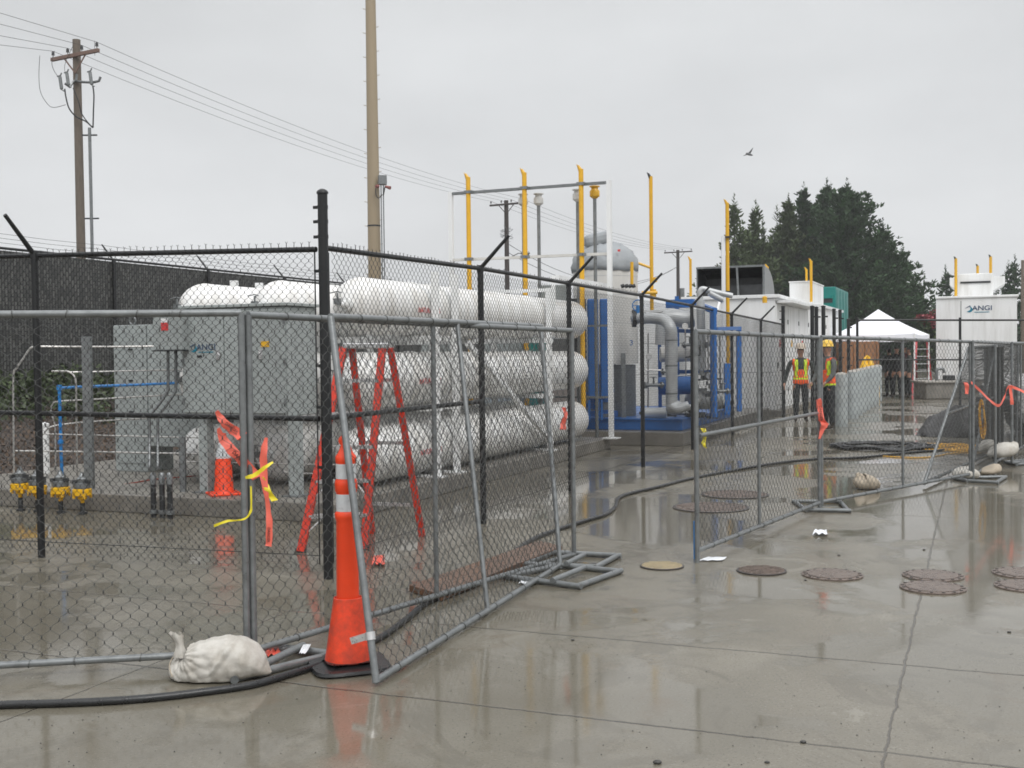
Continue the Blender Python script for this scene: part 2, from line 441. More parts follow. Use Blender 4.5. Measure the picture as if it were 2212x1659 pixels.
    rg = mix(pud, rg, (.075, .075, .075))
    L.new(rg, b.inputs['Roughness'])
    b.inputs['IOR'].default_value = 1.5
    hgt = math_('ADD', math_('MULTIPLY', fine, .5), math_('MULTIPLY', grit, .35))
    hgt = math_('MULTIPLY', hgt, math_('SUBTRACT', 1.0, math_('MULTIPLY', pud, .97)))
    hgt = math_('SUBTRACT', hgt, math_('MULTIPLY', jl, 1.6))
    rip = noise(14, 4, .6)
    hgt = math_('ADD', hgt, math_('MULTIPLY', rip, .13))
    bp = N.new('ShaderNodeBump'); bp.inputs['Strength'].default_value = .30; bp.inputs['Distance'].default_value = .006
    L.new(hgt, bp.inputs['Height']); L.new(bp.outputs[0], b.inputs['Normal'])
    return m
g = Mb()
n = 8
ext = 600
g.add([(-ext, -60, 0), (ext, -60, 0), (ext, 1400, 0), (-ext, 1400, 0)], [(0, 1, 2, 3)])
ground = g.build('ground', ground_material(), loc=(0, 0, 0)); struct(ground)

# berm of bark mulch rising to the slatted fence, and flat ground on top of it
bz = [(6.9, .0), (7.2, .1), (8.2, .38), (9.4, .75), (10.6, 1.10), (11.4, 1.18), (14, 1.2), (80, 1.2)]
m = Mb(); A_ = [(-14 + i * 1.0) for i in range(140)]
rows = []
for a in A_:
    for k_, (b_, z_) in enumerate(bz):
        jit = 0 if k_ in (0, 7) else rnd.uniform(-.05, .05)
        rows.append(S(a, b_ + jit, z_ + jit))
fs = []
nb = len(bz)
for i in range(len(A_) - 1):
    for j in range(nb - 1): fs.append((i * nb + j, (i + 1) * nb + j, (i + 1) * nb + j + 1, i * nb + j + 1))
m.add(rows, fs); berm = m.build('bark_slope', BARK, smooth=True); struct(berm)

pad = Mb(); pad.sbox(2.40, 11.45, 1.40, 7.1, 0, .19); pad = pad.build('concrete_pad', CONC, bevel=.012); struct(pad)
pad2 = Mb(); pad2.sbox(12.15, 21.0, .30, 5.2, 0, .24); pad2 = pad2.build('equipment_slab', CONC, bevel=.012); struct(pad2)
pad3 = Mb(); pad3.sbox(21.6, 44.0, .10, 5.2, 0, .15); pad3 = pad3.build('enclosure_slab', CONC, bevel=.012); struct(pad3)

# ================================================================ BLACK CHAIN-LINK FENCE
FH = 2.42
def arm(mb_parent, foot, ztop, out, ln=.42):
    p = Vector((foot.x, foot.y, ztop)); m = Mb()
    m.tube([p + ZZ * -.03, p + ZZ * .03], .037, 10)
    m.tube([p + ZZ * .0, p + out * ln * .72 + ZZ * ln * .72], [.022, .016], 8)
    for t in (.35, .65, .95):
        q = p + (out + ZZ) * ln * .72 * t; m.box(q, (.03, .03, .012))
    return m.build('barb_arm', BLK, mb_parent, smooth='auto')
def post(parent, foot, h, r=.03, mt=None, name='post'):
    m = Mb(); m.tube([foot, Vector((foot.x, foot.y, h))], r, 14); return m.build(name, mt or BLK, parent, smooth='auto')
def barbs(parent, p, q, cell, mt):
    """twisted wire ends standing above the top rail"""
    p = Vector(p); q = Vector(q); L_ = (q - p).length; n_ = int(L_ / cell); m = Mb(); d = (q - p) / L_
    for i in range(n_):
        o = p + d * ((i + .5) * cell); h = rnd.uniform(.028, .045); dx = rnd.uniform(-.2, .2)
        t = o + ZZ * h + d * dx * .02
        m.tube([o, t], .0028, 4, caps=False)
        for s_ in (-1, 1): m.tube([t, t + d * (s_ * .011 + dx * .01) + ZZ * rnd.uniform(.006, .014)], .002, 3, caps=False)
    return m.build('fabric_barbs', mt, parent)

# side run (going away on the right-hand side)
fs_ = thing('chain_link_fence', S(0, 0), 'black chain link fence running away from the tall corner post past the tanks', 'fence')
STEP = 2.89
us = [710, 1040, 1230, 1387, 1495, 1581, 1644, 1692]
feet = []
for i, u in enumerate(us):
    a = a_at(0, u) if i else 0
    feet.append(S(a, 0))
def rail_z(a):      # rail heights read off the photograph (the slab falls a little)
    return FH + (0.0) * a
zt = []
vt = [535, 580, 612, 638, 660, 678, 691, 701]
for f, v in zip(feet, vt): zt.append(ZV(f, v))
m = Mb()
for i in range(7): m.tube([Vector((*feet[i].xy, zt[i])), Vector((*feet[i + 1].xy, zt[i + 1]))], .021, 10)
m.build('top_rail', BLK, fs_, smooth='auto')
m = Mb(); zm = ZV(feet[0], 903)
m.tube([Vector((*feet[0].xy, zm)), Vector((*feet[1].xy, zm))], .021, 10)
m.build('mid_rail', BLK, fs_, smooth='auto')
m = Mb(); m.tube([S(.05, -.02, .16), S(7, -.02, .14), S(19.5, -.02, .15)], .0035, 5); m.build('tension_wire', BLKW, fs_)
for i in range(1, 7):
    post(fs_, feet[i], zt[i] - .01); arm(fs_, feet[i], zt[i], -D2)
# end post at the far end, tall with clips
def tall_post(parent, foot, h, r=.037, name='corner_post', clips=(), brack=()):
    m = Mb(); m.tube([foot, Vector((foot.x, foot.y, h))], r, 16)
    m.lathe((foot.x, foot.y, h), [(r * 1.18, -.012), (r * 1.18, .0), (r * .95, .012), (r * .5, .022), (0, .026)], 16)
    o = m.build(name, BLK, parent, smooth='auto')
    for z in clips:
        c = Mb(); c.lathe((foot.x, foot.y, z), [(r * 1.08, -.012), (r * 1.08, .012)], 16)
        c.box(Vector((foot.x, foot.y, z)) + D2 * (r + .02), (.045, .012, .022), D2, D1); c.box(Vector((foot.x, foot.y, z)) - D1 * 0 + D1 * (r + .012), (.03, .012, .022), D1, D2)
        c.build('brace_band', BLK, o, smooth='auto')
    return o
hc = ZV(feet[0], 415)
tall_post(fs_, feet[0], hc, clips=[ZV(feet[0], v) for v in (447, 478, 511, 585, 790, 880, 1010)])
m = Mb(); m.tube([S(.07, .0, .1), S(.07, .0, zt[0] - .03)], .006, 5); m.build('tension_bar', BLKW, fs_)
tall_post(fs_, feet[7], ZV(feet[7], 662), r=.045, name='end_post', clips=[ZV(feet[7], v) for v in (672, 690, 745, 800, 850)])
fb_ = fabric('chain_mesh', BLKW, fs_, S(.07, -.03, .06), Vector((*feet[7].xy, .06)) - D2 * .03, S(.07, -.03, zt[0] + .005), Vector((*feet[7].xy, zt[7] + .005)) - D2 * .03, .066, .0018, knuckle=True)
merge(fb_, barbs(fs_, S(.07, -.02, zt[0]), Vector((*feet[3].xy, zt[3])), .066, BLKW))

# front run (going left)
ff = thing('chain_link_fence', S(0, 1.5), 'black chain link fence in front of the grey cabinets, left of the corner post', 'fence')
fl = [S(0, 0), S(0, b_at(0, 80)), S(0, b_at(0, 80) * 2.0)]
zl = [ZV(fl[0], 535), ZV(fl[1], 552)]; zl.append(zl[1] * 2 - zl[0])
m = Mb()
e0 = fl[0] + D2 * .06; e1 = fl[0] + (fl[0] - fl[0])
m.tube([Vector((*e0.xy, zl[0] - .01)), Vector((*fl[1].xy, zl[1])), Vector((*fl[2].xy, zl[2]))], .021, 10); m.build('top_rail', BLK, ff, smooth='auto')
m = Mb(); z0_ = ZV(fl[0], 905); z1_ = ZV(fl[1], 893)
m.tube([Vector((*e0.xy, z0_)), Vector((*fl[1].xy, z1_)), Vector((*fl[2].xy, 2 * z1_ - z0_))], .021, 10); m.build('mid_rail', BLK, ff, smooth='auto')
for i in (1, 2):
    post(ff, fl[i], zl[i] - .01); arm(ff, fl[i], zl[i], -D1)
m = Mb(); m.tube([S(-.02, .05, .17), S(-.02, 3.2, .13), S(-.02, 6, .16)], .0035, 5); m.build('tension_wire', BLKW, ff)
m = Mb(); m.tube([S(0, .075, .1), S(0, .075, zl[0] - .03)], .006, 5); m.build('tension_bar', BLKW, ff)
fb_ = fabric('chain_mesh', BLKW, ff, S(-.03, .075, .05), Vector((*fl[2].xy, .05)) - D1 * .03, S(-.03, .075, zl[0] + .005), Vector((*fl[2].xy, zl[2] + .005)) - D1 * .03, .066, .0021)
merge(fb_, barbs(ff, S(-.02, .075, zl[0]), Vector((*fl[2].xy, zl[2])), .066, BLKW))

# bare black posts and rails of the unfinished fence beyond
tall = [(1755, 662, 27.5), (1764, 664, 29.5), (1779, 662, 27.9), (1802, 668, 31.5), (1815, 670, 33.5), (1833, 690, 34.5)]
GP = 'bare black posts beyond the end of the fence'
tl = ['bare black fence post right of the end post', 'thin bare black fence post second beyond the end post', 'bare black fence post directly above the hard hat in yellow', 'bare black fence post just right of the yellow hard hat', 'bare black fence post before the teal housing', 'shorter bare black fence post by the teal housing corner']
for (u, v, Y), lb in zip(tall, tl):
    p = P(u, 765, Y); p.z = 0; h = ZV(p, v); m = Mb(); m.tube([p, Vector((p.x, p.y, h))], .05, 12); m.lathe((p.x, p.y, h), [(.058, -.01), (.058, .01), (0, .03)], 12)
    o = m.build('fence_post', BLK, None, smooth='auto'); tag(o, lb, 'post', GP)
    for z in (h - .25, h - .8, h - 1.4):
        c = Mb(); c.box((p.x + .02, p.y - .05, z), (.15, .02, .04)); c.build('brace_band', BLK, o)
xf = thing('post_and_rail_fence', P(1960, 900, 30), 'bare black post and rail fence without mesh running right past the white tent', 'fence')
ORG_OF[xf].z = 0; xf.location.z = 0
px = [(1852, 30.5), (2074, 31), (2300, 31.5)]
pts = []
for u, Y in px:
    p = P(u, 765, Y); p.z = 0; pts.append(p)
    h = ZV(p, 686); post(xf, p, h, .035)
zr = [ZV(p, 691.5) for p in pts]; m = Mb(); m.tube([Vector((*p.xy, z)) for p, z in zip(pts, zr)], .026, 8); m.build('top_rail', BLK, xf, smooth='auto')
zr = [ZV(p, 777) for p in pts]; m = Mb(); m.tube([Vector((*p.xy, z)) for p, z in zip(pts, zr)], .022, 8); m.build('mid_rail', BLK, xf, smooth='auto')

# ================================================================ SLATTED FENCE ON THE BERM
sf = thing('slatted_fence', S(12, 11.1, 1.17), 'tall dark privacy slat chain link fence with barbed wire arms along the bark slope', 'fence')
BS = 11.1; ZB = 1.15
m = Mb(); m.sbox(-9, 60, BS + .005, BS + .02, ZB + .03, ZB + 2.38, 0)
SLAT = bpy.data.materials.new('slatted_mesh'); SLAT.use_nodes = True
nt = SLAT.node_tree; N = nt.nodes; L = nt.links; pb = N['Principled BSDF']; pb.inputs['Roughness'].default_value = .55
tc = N.new('ShaderNodeTexCoord'); mp = N.new('ShaderNodeMapping'); L.new(tc.outputs['Object'], mp.inputs[0]); mp.inputs['Rotation'].default_value = (0, 0, ANG - R(90) + R(90))
sp = N.new('ShaderNodeSeparateXYZ'); L.new(mp.outputs[0], sp.inputs[0])
cb = N.new('ShaderNodeCombineXYZ'); L.new(sp.outputs['Z'], cb.inputs['X']); L.new(sp.outputs['Y'], cb.inputs['Y'])
br = N.new('ShaderNodeTexBrick'); L.new(cb.outputs[0], br.inputs['Vector'])
br.inputs['Color1'].default_value = (.115, .115, .108, 1); br.inputs['Color2'].default_value = (.040, .041, .039, 1); br.inputs['Mortar'].default_value = (.016, .017, .016, 1)
br.inputs['Scale'].default_value = 1; br.inputs['Mortar Size'].default_value = .012; br.inputs['Brick Width'].default_value = .15; br.inputs['Row Height'].default_value = .068; br.inputs['Bias'].default_value = .05
L.new(br.outputs['Color'], pb.inputs['Base Color'])
m.build('slats', SLAT, sf)
m = Mb(); m.tube([S(-9, BS, ZB + 2.42), S(60, BS, ZB + 2.42)], .024, 8); m.build('top_rail', BLK, sf, smooth='auto')
a0 = a_at(BS, 248)
sa = [a0 + (i) * 2.92 for i in range(-5, 14)]
for i, a in enumerate(sa):
    f = S(a, BS - .03, ZB - .1); mm = Mb(); mm.tube([f, S(a, BS - .03, ZB + 2.42)], .036, 10); mm.build('post', BLK, sf, smooth='auto')
    mm = Mb(); p = S(a, BS, ZB + 2.42); mm.tube([p, p + D2 * .26 - D1 * .0 + ZZ * .30], [.02, .015], 8); mm.build('barb_arm', BLK, sf)
for t in (.35, .65, .95):
    mm = Mb(); pts = []
    for i, a in enumerate(sa):
        pts.append(S(a, BS + .26 * t, ZB + 2.42 + .30 * t))
        if i < len(sa) - 1: pts.append(S(a + 1.46, BS + .26 * t, ZB + 2.42 + .30 * t - .015))
    mm.tube(pts, .0035, 4); mm.build('barbed_wire', BLKW, sf)

# ================================================================ GALVANISED TEMPORARY PANELS
CELL = .088
def panel(label, b0, b1, t0, t1, uprights=(0, 1), mid=None, r=.019, feet_ext=(0, 0), group=None, gap=.0, mesh=True, cell=CELL, split=False, seam=True):
    b0, b1, t0, t1 = map(Vector, (b0, b1, t0, t1)); o = thing('temporary_fence_panel', (b0 + b1) / 2, label, 'fence panel', group)
    u = (b1 - b0).normalized()
    up0 = (t0 - b0).normalized(); up1 = (t1 - b1).normalized()
    for t in uprights:
        p = b0.lerp(b1, t); q = t0.lerp(t1, t); d = (q - p).normalized(); e = feet_ext[0] if t == 0 else (feet_ext[1] if t == 1 else -.0)
        m = Mb(); m.tube([p - d * e, q], r if t in (0, 1) else r * .85, 12); m.build('post', GALV, o, smooth='auto')
    m = Mb(); m.tube([t0, t1], r, 12); m.build('top_rail', GALV, o, smooth='auto')
    m = Mb(); m.tube([b0, b1], r, 12); m.build('bottom_rail', GALV, o, smooth='auto')
    if mid is not None:
        for (s0, h0, s1, h1) in mid:
            m = Mb(); m.tube([b0.lerp(b1, s0).lerp(t0.lerp(t1, s0), h0), b0.lerp(b1, s1).lerp(t0.lerp(t1, s1), h1)], r * .9, 10); m.build('mid_rail', GALV, o, smooth='auto')
    n_ = u.cross(up0).normalized() * -.0
    if mesh:
        fabric('chain_mesh', GALVW, o, b0 + u * .02 + n_, b1 - u * .02 + n_, t0 + u * .02, t1 - u * .02, cell, .0020)
        # wrap ties round the rails
        for (A, B) in ((t0, t1), (b0, b1)):
            Ln = (B - A).length; k = int(Ln / .28)
            for i in range(1, k):
                c = A.lerp(B, (i + rnd.uniform(-.15, .15)) / k); ax = (u + ZZ * rnd.uniform(-.35, .35)).normalized()
                m = Mb(); m.lathe(c, [(r + .004, -.003), (r + .004, .003)], 10, ax=ax); m.build('tie_wire', GALVW, o)
    return o
def lift(p, dz): return Vector((p.x, p.y, p.z + dz))
def upto(p, v):
    return Vector((p.x, p.y, ZV(p, v)))
# A  left front
pa1 = P(534, 1408, 6.26); pa1.z = .09; pa1 = G(534, 1408, .07)
pa0 = G(0, 1437, .07); d_ = (pa0 - pa1).normalized(); pa0x = pa1 + d_ * 3.4
ta1 = upto(pa1, 676); ta0 = upto(pa0, 679); sl = (ta0.z - ta1.z) / (pa0 - pa1).length
ta0x = Vector((pa0x.x, pa0x.y, ta1.z + sl * 3.4))
PA = panel('galvanised mesh panel filling the left foreground, its end by the red and yellow tape', pa1, pa0x, ta1, ta0x, (0, 1), feet_ext=(.05, .05))
# B behind, from the tape posts to the stand on the concrete
pb0 = G(549, 1405, .07); pb1 = G(1240, 1197, .03)
tb0 = upto(pb0, 680); tb1 = upto(pb1, 714)
# intermediate upright at column 961
PB = panel('galvanised mesh panel running from the taped posts to the pipe stand, behind the leaning one', pb0, pb1, tb0, tb1, (0, .47, 1), feet_ext=(.06, .03))
# C leaning in front, next to the cone
pc0 = G(812, 1470, .03); pc1 = G(1210, 1220, .03)
tc0 = P(714, 684, 6.05); tc1 = P(1168, 704, 9.15)
PC = panel('galvanised mesh panel leaning back beside the tall orange cone', pc0, pc1, tc0, tc1, (0, .5, 1), feet_ext=(.01, .03))
# D, E on the right
pd0 = G(1506, 1190, .09); pd1 = G(1770, 1086, .07); td0 = upto(pd0, 716); td1 = upto(pd1, 729)
PD = panel('galvanised mesh panel whose near leg ends in a blue painted foot', pd0, pd1, td0, td1, (0, .44, 1), mid=[(0.02, .525, 1, .545)], feet_ext=(.11, .06))
m = Mb(); q = G(1504, 1207); m.tube([lift(q, 0), lift(q, .30)], .0215, 12); m.build('painted_foot', BLUP, PD, smooth='auto')
pe0 = G(1775, 1084, .07); pe1 = G(2096, 1024, .07); te0 = upto(pe0, 728); te1 = upto(pe1, 738)
PE = panel('galvanised mesh panel right of the red taped post, over the beige sandbag', pe0, pe1, te0, te1, (0, .5, 1), feet_ext=(.05, .05))
# F .. J on the far right
pf0 = G(2102, 1026, .06); pf1 = P(2262, 905, 19.8); pf1 = G(2262, 935, .06); tf0 = upto(pf0, 738); tf1 = upto(pf1, 745)
PF = panel('galvanised mesh panel carrying the sagging red tape at the right edge', pf0, pf1, tf0, tf1, (0, .55, 1), feet_ext=(.05, .03))
pg0 = G(1997, 1043, .05); pg1 = G(2196, 955, .05); tg0 = P(2092, 752, pg0.y + .75); tg1 = P(2200, 742, pg1.y + .5)
PG_ = panel('galvanised mesh panel tilted back with its near leg slanting, left of the right hand stack', pg0, pg1, tg0, tg1, (0, .45, 1), mid=[(0, .50, .62, .52)], feet_ext=(.02, .02))
GS = 'mesh panels stacked together at the right edge'
for i, (u0, v0, u1, v1, lab) in enumerate([(2150, 1005, 2178, 940, 'front mesh panel of the stack standing at the right edge'), (2138, 985, 2172, 925, 'mesh panel second in the stack at the right edge'), (2128, 965, 2164, 912, 'rearmost mesh panel of the stack at the right edge')]):
    q0 = G(u0, v0, .05); q1 = G(u1, v1, .05); dd = (q1 - q0).normalized(); q1 = q0 + dd * 3.0
    panel(lab, q0, q1, upto(q0, 748), lift(q1, ZV(q0, 748) - .05), (0, .5, 1), group=GS)
q0 = G(2186, 1000, .05); q1 = G(2330, 985, .05)
panel('galvanised mesh panel cut off by the right edge of the photo', q0, q1, upto(q0, 741), upto(q1, 743), (0, 1))

# pipe stands
def stand(label, quad, cross=None, r=.021, group='pipe stands under the mesh panels'):
    o = thing('fence_stand', (quad[0] + quad[2]) / 2 * 1.0, label, 'fence stand', group)
    for i in range(4):
        p, q = quad[i], quad[(i + 1) % 4]; dd = (q - p).normalized()
        m = Mb(); m.tube([p + dd * .01, q + dd * .03], r, 12); m.build('pipe', GALV, o, smooth='auto')
    if cross:
        m = Mb(); m.tube(list(cross), r, 12); m.build('cross_pipe', GALV, o, smooth='auto')
    return o
zq = .023
stand('pipe stand nearest the camera under the leaning panel foot', [G(1091, 1245, zq), G(1248, 1266, zq), G(1338, 1234, zq), G(1211, 1221, zq)], (G(1193, 1254, zq * 2), G(1262, 1226, zq * 2)))
stand('pipe stand just behind the nearest one at the open end of the fence', [G(1133, 1218, zq), G(1193, 1193, zq), G(1334, 1200, zq), G(1288, 1225, zq)], (G(1223, 1218, zq * 2), G(1262, 1198, zq * 2)))
stand('pipe stand partly under the white sandbag', [G(478, 1412, zq), G(505, 1466, zq), G(722, 1413, zq), G(618, 1400, zq)], (G(560, 1440, zq * 2), G(655, 1394, zq * 2)))
stand('pipe stand at the foot of the red taped post', [G(1716, 1083, zq), G(1741, 1101, zq), G(1832, 1103, zq), G(1815, 1083, zq)])
stand('pipe stand on the right next to the low white sandbag', [G(2060, 1032, zq), G(2088, 1038, zq), G(2152, 1042, zq), G(2172, 1030, zq)])
stand('pipe stand cut off by the right edge of the photo', [G(2172, 998, zq), G(2195, 1003, zq), G(2260, 1000, zq), G(2250, 990, zq)])

# clamp on the leaning panel
m = Mb(); c = G(808, 1412, 0); c = pc0.lerp(tc0, .115); X = (pc1 - pc0).normalized()
m.lathe(c, [(.026, -.02), (.026, .02)], 12, ax=(tc0 - pc0))
m.box(c - Vector((.055, 0, .012)), (.09, .012, .034), Vector((.96, 0, .28)), Vector((0, 1, 0)), Vector((-.28, 0, .96)))
m.tube([c - Vector((.07, .012, .016)), c - Vector((.07, -.012, .016))], .009, 8)
tag(m.build('pipe_clamp', ALU, None, smooth='auto'), 'small steel clamp on the leaning panel leg over the cone', 'clamp')

# ================================================================ CONES
def tall_cone():
    b = G(754, 1441); o = thing('traffic_cone', b, 'tall orange channelizer cone with a black base in the foreground', 'traffic cone')
    def z(v): return ZV(b, v)
    m = Mb(); hb = .205
    pr = [(hb * .93, 0), (hb, .012), (hb * .97, .028), (hb * .5, .034), (.13, .05)]
    k = []
    for rr, zz in pr:
        for j in range(32):
            a = 2 * math.pi * j / 32; q = 5.0
            rx = rr / ((abs(math.cos(a)) ** q + abs(math.sin(a)) ** q) ** (1 / q))
            aa = a + .35
            k.append(b + Vector((math.cos(aa) * rx, math.sin(aa) * rx, zz)))
    fs = [(i * 32 + j, i * 32 + (j + 1) % 32, (i + 1) * 32 + (j + 1) % 32, (i + 1) * 32 + j) for i in range(4) for j in range(32)]
    fs.append(tuple(range(31, -1, -1))); fs.append(tuple(range(128, 160))); m.add(k, fs); m.build('base', RUB, o, smooth='auto')
    m = Mb(); s_ = b.y / F_D
    m.lathe(b, [(52 * s_, .045), (51 * s_, .06), (48 * s_, .10), (31 * s_, z(1290)), (29.5 * s_, z(1290) + .003), (27 * s_, z(1290) - .01)], 36); m.build('sleeve', ORG, o, smooth='auto')
    m = Mb()
    zs = lambda v: z(v)
    prof = [(25 * s_, z(1320)), (22.5 * s_, z(1125)), (23.5 * s_, z(1122)), (25.5 * s_, z(1116)), (25.5 * s_, z(1108)), (22.5 * s_, z(1104)), (22 * s_, z(1103)),
            (21.5 * s_, z(1064)), (24 * s_, z(1060)), (24.5 * s_, z(1046)), (24 * s_, z(1038)), (21.5 * s_, z(1034)),
            (21 * s_, z(1000)), (22.5 * s_, z(997)), (22 * s_, z(985)), (16 * s_, z(977)), (11 * s_, z(965)), (9 * s_, z(953)), (0, z(951))]
    m.lathe(b, prof, 32); m.build('tube', ORGC, o, smooth='auto')
    for v0, v1, rr in ((1103, 1066, 22.4), (1033, 1001, 22)):
        m = Mb(); m.lathe(b, [(rr * s_, z(v0)), (rr * s_, z(v1))], 32); m.build('reflective_band', REFL, o, smooth='auto')
    m = Mb(); c = Vector((b.x - .008, b.y, z(952)))
    m.lathe(c, [(.02, -.014), (.028, -.008), (.028, .008), (.02, .014)], 20, ax=Vector((.3, 1, 0))); m.box(c + Vector((.004, 0, -.035)), (.026, .02, .05))
    m.build('handle', ORGC, o, smooth='auto')
tall_cone()
def small_cone():
    b = G(484, 1068, .19); o = thing('traffic_cone', b, 'short orange cone with a white collar on the edge of the concrete pad', 'traffic cone')
    s_ = b.y / F_D
    m = Mb(); m.box(b + Vector((0, 0, .012)), (.33, .33, .022), Vector((.9, .43, 0)), Vector((-.43, .9, 0))); m.build('base', ORGC, o, bevel=.006)
    z = lambda v: ZV(b, v)
    m = Mb(); m.lathe(b, [(.115, .022), (.10, .05), (.082, z(1026)), (.07, z(1020)), (.045, z(996)), (.035, z(985)), (0.033, z(975)), (0, z(974))], 28, mis=None); m.build('cone_body', ORGC, o, smooth='auto')
    m = Mb(); m.lathe(b, [(.084, z(1028)), (.047, z(994))], 28); m.build('reflective_collar', REFL, o, smooth='auto')
small_cone()

# ================================================================ SANDBAGS
def sandbag(label, rings, mt, name='sandbag', group='sandbags holding down the fence stands', tie=True, nseg=40, amp=.05, seed=1, dens=6):
    """rings: (centre x,y,z ; half width ; half height ; up-vector tilt) along the bag"""
    rr = random.Random(seed); m = Mb(); k = []; n_ = len(rings); dense = []
    cs = smooth_path([r_[0] for r_ in rings], dens); ws = smooth_path([(r_[1], r_[2], 0) for r_ in rings], dens)
    for i, (c, w_) in enumerate(zip(cs, ws)):
        t = (cs[min(i + 1, len(cs) - 1)] - cs[max(i - 1, 0)]).normalized(); s = t.cross(ZZ)
        if s.length < .3: s = Vector((0, -1, 0))
        s.normalize(); u = s.cross(t)
        neck = math.exp(-(i / len(cs)) * 4.2)
        for j in range(nseg):
            a = 2 * math.pi * j / nseg
            w0 = max(w_[0], .004); h0 = max(w_[1], .004)
            ca, sa_ = math.cos(a), math.sin(a)
            q = 2.4; f_ = 1 / ((abs(ca) ** q + abs(sa_) ** q) ** (1 / q))
            wr = 1 + neck * .17 * (abs(math.sin(a * 6.5 + .5 * math.sin(i * .25))) - .6) * min(1, i / 4) + .045 * math.exp(-((a - 1.2 - i * .035) / .10) ** 2) + .03 * math.exp(-((a - 5.4 + i * .02) / .12) ** 2) + .02 * math.sin(i * .8 + a * 2) + amp * .35 * math.sin(a * 3 + i * .35 + seed) * (1 - neck) + rr.uniform(-.006, .006)
            p = c + (s * ca * w0 + u * sa_ * h0) * f_ * wr
            if p.z < .008: p.z = .008 + rr.uniform(0, .002)
            k.append(p)
    nn = len(cs); fs = [(i * nseg + j, i * nseg + (j + 1) % nseg, (i + 1) * nseg + (j + 1) % nseg, (i + 1) * nseg + j) for i in range(nn - 1) for j in range(nseg)]
    fs.append(tuple(range(nseg - 1, -1, -1))); fs.append(tuple((nn - 1) * nseg + j for j in range(nseg)))
    m.add(k, fs); o = m.build(name, mt, None, smooth=True); tag(o, label, 'sandbag', group); return o
def pxbag(label, Y, ctr, mt, seed=1, depth=1.0, nseg=40, dens=6):
    """ctr: list of (u, v, halfwidth depth m, halfheight px) at distance Y"""
    s_ = Y / F_D
    return sandbag(label, [(P(u, v, Y), wd, hh * s_) for (u, v, wd, hh) in ctr], mt, seed=seed, nseg=nseg, dens=dens)
sb = pxbag('white woven sandbag with a tied neck lying in the left foreground', 5.78,
      [(386, 1416, .016, 5), (389, 1424, .05, 20), (396, 1432, .095, 38), (412, 1436, .125, 43), (445, 1432, .142, 48), (485, 1426, .147, 51), (520, 1424, .142, 46), (548, 1432, .12, 32), (568, 1444, .08, 15), (580, 1450, .04, 6), (586, 1452, .01, 2)], BAG, 3, nseg=110, dens=10)
g0 = P(392, 1414, 5.70) - ORG_OF[sb]; f0 = P(508, 1380, 5.6) - ORG_OF[sb]; f1 = P(450, 1462, 5.6) - ORG_OF[sb]; fd = (f1 - f0); fd.y = 0; fl2 = fd.length; fd.normalize()
for vtx in sb.data.vertices:
    c_ = vtx.co; dx, dz = c_.x - g0.x, c_.z - g0.z; ds = math.hypot(dx, dz); ph = math.atan2(dz, dx)
    a_ = .024 * math.exp(-ds / .14) * (abs(math.sin(8.5 * ph + .6)) ** .6 - .55) * min(1, ds / .02)
    w_ = Vector((c_.x - f0.x, 0, c_.z - f0.z)); al = w_.dot(fd); pr_ = abs(w_.x * fd.z - w_.z * fd.x)
    if 0 < al < fl2: a_ += .010 * math.exp(-(pr_ / .010) ** 2) - .006 * math.exp(-((pr_ - .02) / .012) ** 2)
    a_ += .004 * math.sin(c_.x * 55 + c_.z * 30) * math.sin(c_.z * 48)
    c_.y -= a_; c_.z += a_ * .35 if c_.z > .03 else 0
m = Mb(); k = []; nr_ = 9
for i in range(nr_ + 1):
    t = i / nr_; c = P(390 - 12 * t ** .7 + 6 * math.sin(t * 3), 1420 - 52 * t, 5.72); hw = .030 - .034 * t + .026 * t * t + .003 * math.sin(t * 9)
    for q in range(14):
        a = 2 * math.pi * q / 14; rr_ = hw * (1 + .28 * math.sin(a * 4 + t * 2)); k.append(c + Vector((math.cos(a) * rr_ * (1.0 if t < .8 else 1.2), math.sin(a) * rr_ * .7, (.010 * math.sin(a * 3) if i == nr_ else 0))))
m.add(k, [(i * 14 + q, i * 14 + (q + 1) % 14, (i + 1) * 14 + (q + 1) % 14, (i + 1) * 14 + q) for i in range(nr_) for q in range(14)]); m.build('tied_neck', BAG, sb, smooth=True)
m = Mb(); c = P(389, 1412, 5.78); m.tube([c + Vector((math.cos(a) * .024, math.sin(a) * .024, math.sin(a) * .01)) for a in [i * math.pi / 8 for i in range(16)]], .004, 5, closed=True)
m.tube(smooth_path([c + Vector((-.015, -.02, 0)), P(372, 1422, 5.75), P(366, 1440, 5.72), P(372, 1462, 5.68)], 4), .003, 5); m.build('tie_string', BAGT, sb)
pxbag('beige upright sandbag standing in the puddle', G(1870, 1056).y, [(1852, 1022, .02, 4), (1856, 1030, .05, 10), (1860, 1040, .14, 17), (1875, 1042, .17, 17), (1890, 1046, .13, 12), (1899, 1050, .05, 5)], BAGT, 5)
pxbag('low white sandbag at the foot of the far right stand', G(2085, 1033).y, [(2063, 1030, .05, 4), (2070, 1024, .15, 10), (2085, 1021, .20, 13), (2102, 1024, .18, 11), (2112, 1029, .06, 4)], BAG, 7)
pxbag('white sandbag slumped against the stacked panels', 16.3, [(2114, 975, .04, 3), (2122, 968, .15, 9), (2136, 962, .2, 12), (2150, 964, .18, 10), (2160, 972, .06, 4)], BAG, 8)
pxbag('white sandbag with a tied neck pointing up, below the red tape', 15.6, [(2194, 955, .025, 5), (2191, 961, .07, 9), (2184, 968, .15, 14), (2168, 972, .2, 15), (2150, 978, .18, 11), (2136, 984, .06, 4)], BAG, 9)
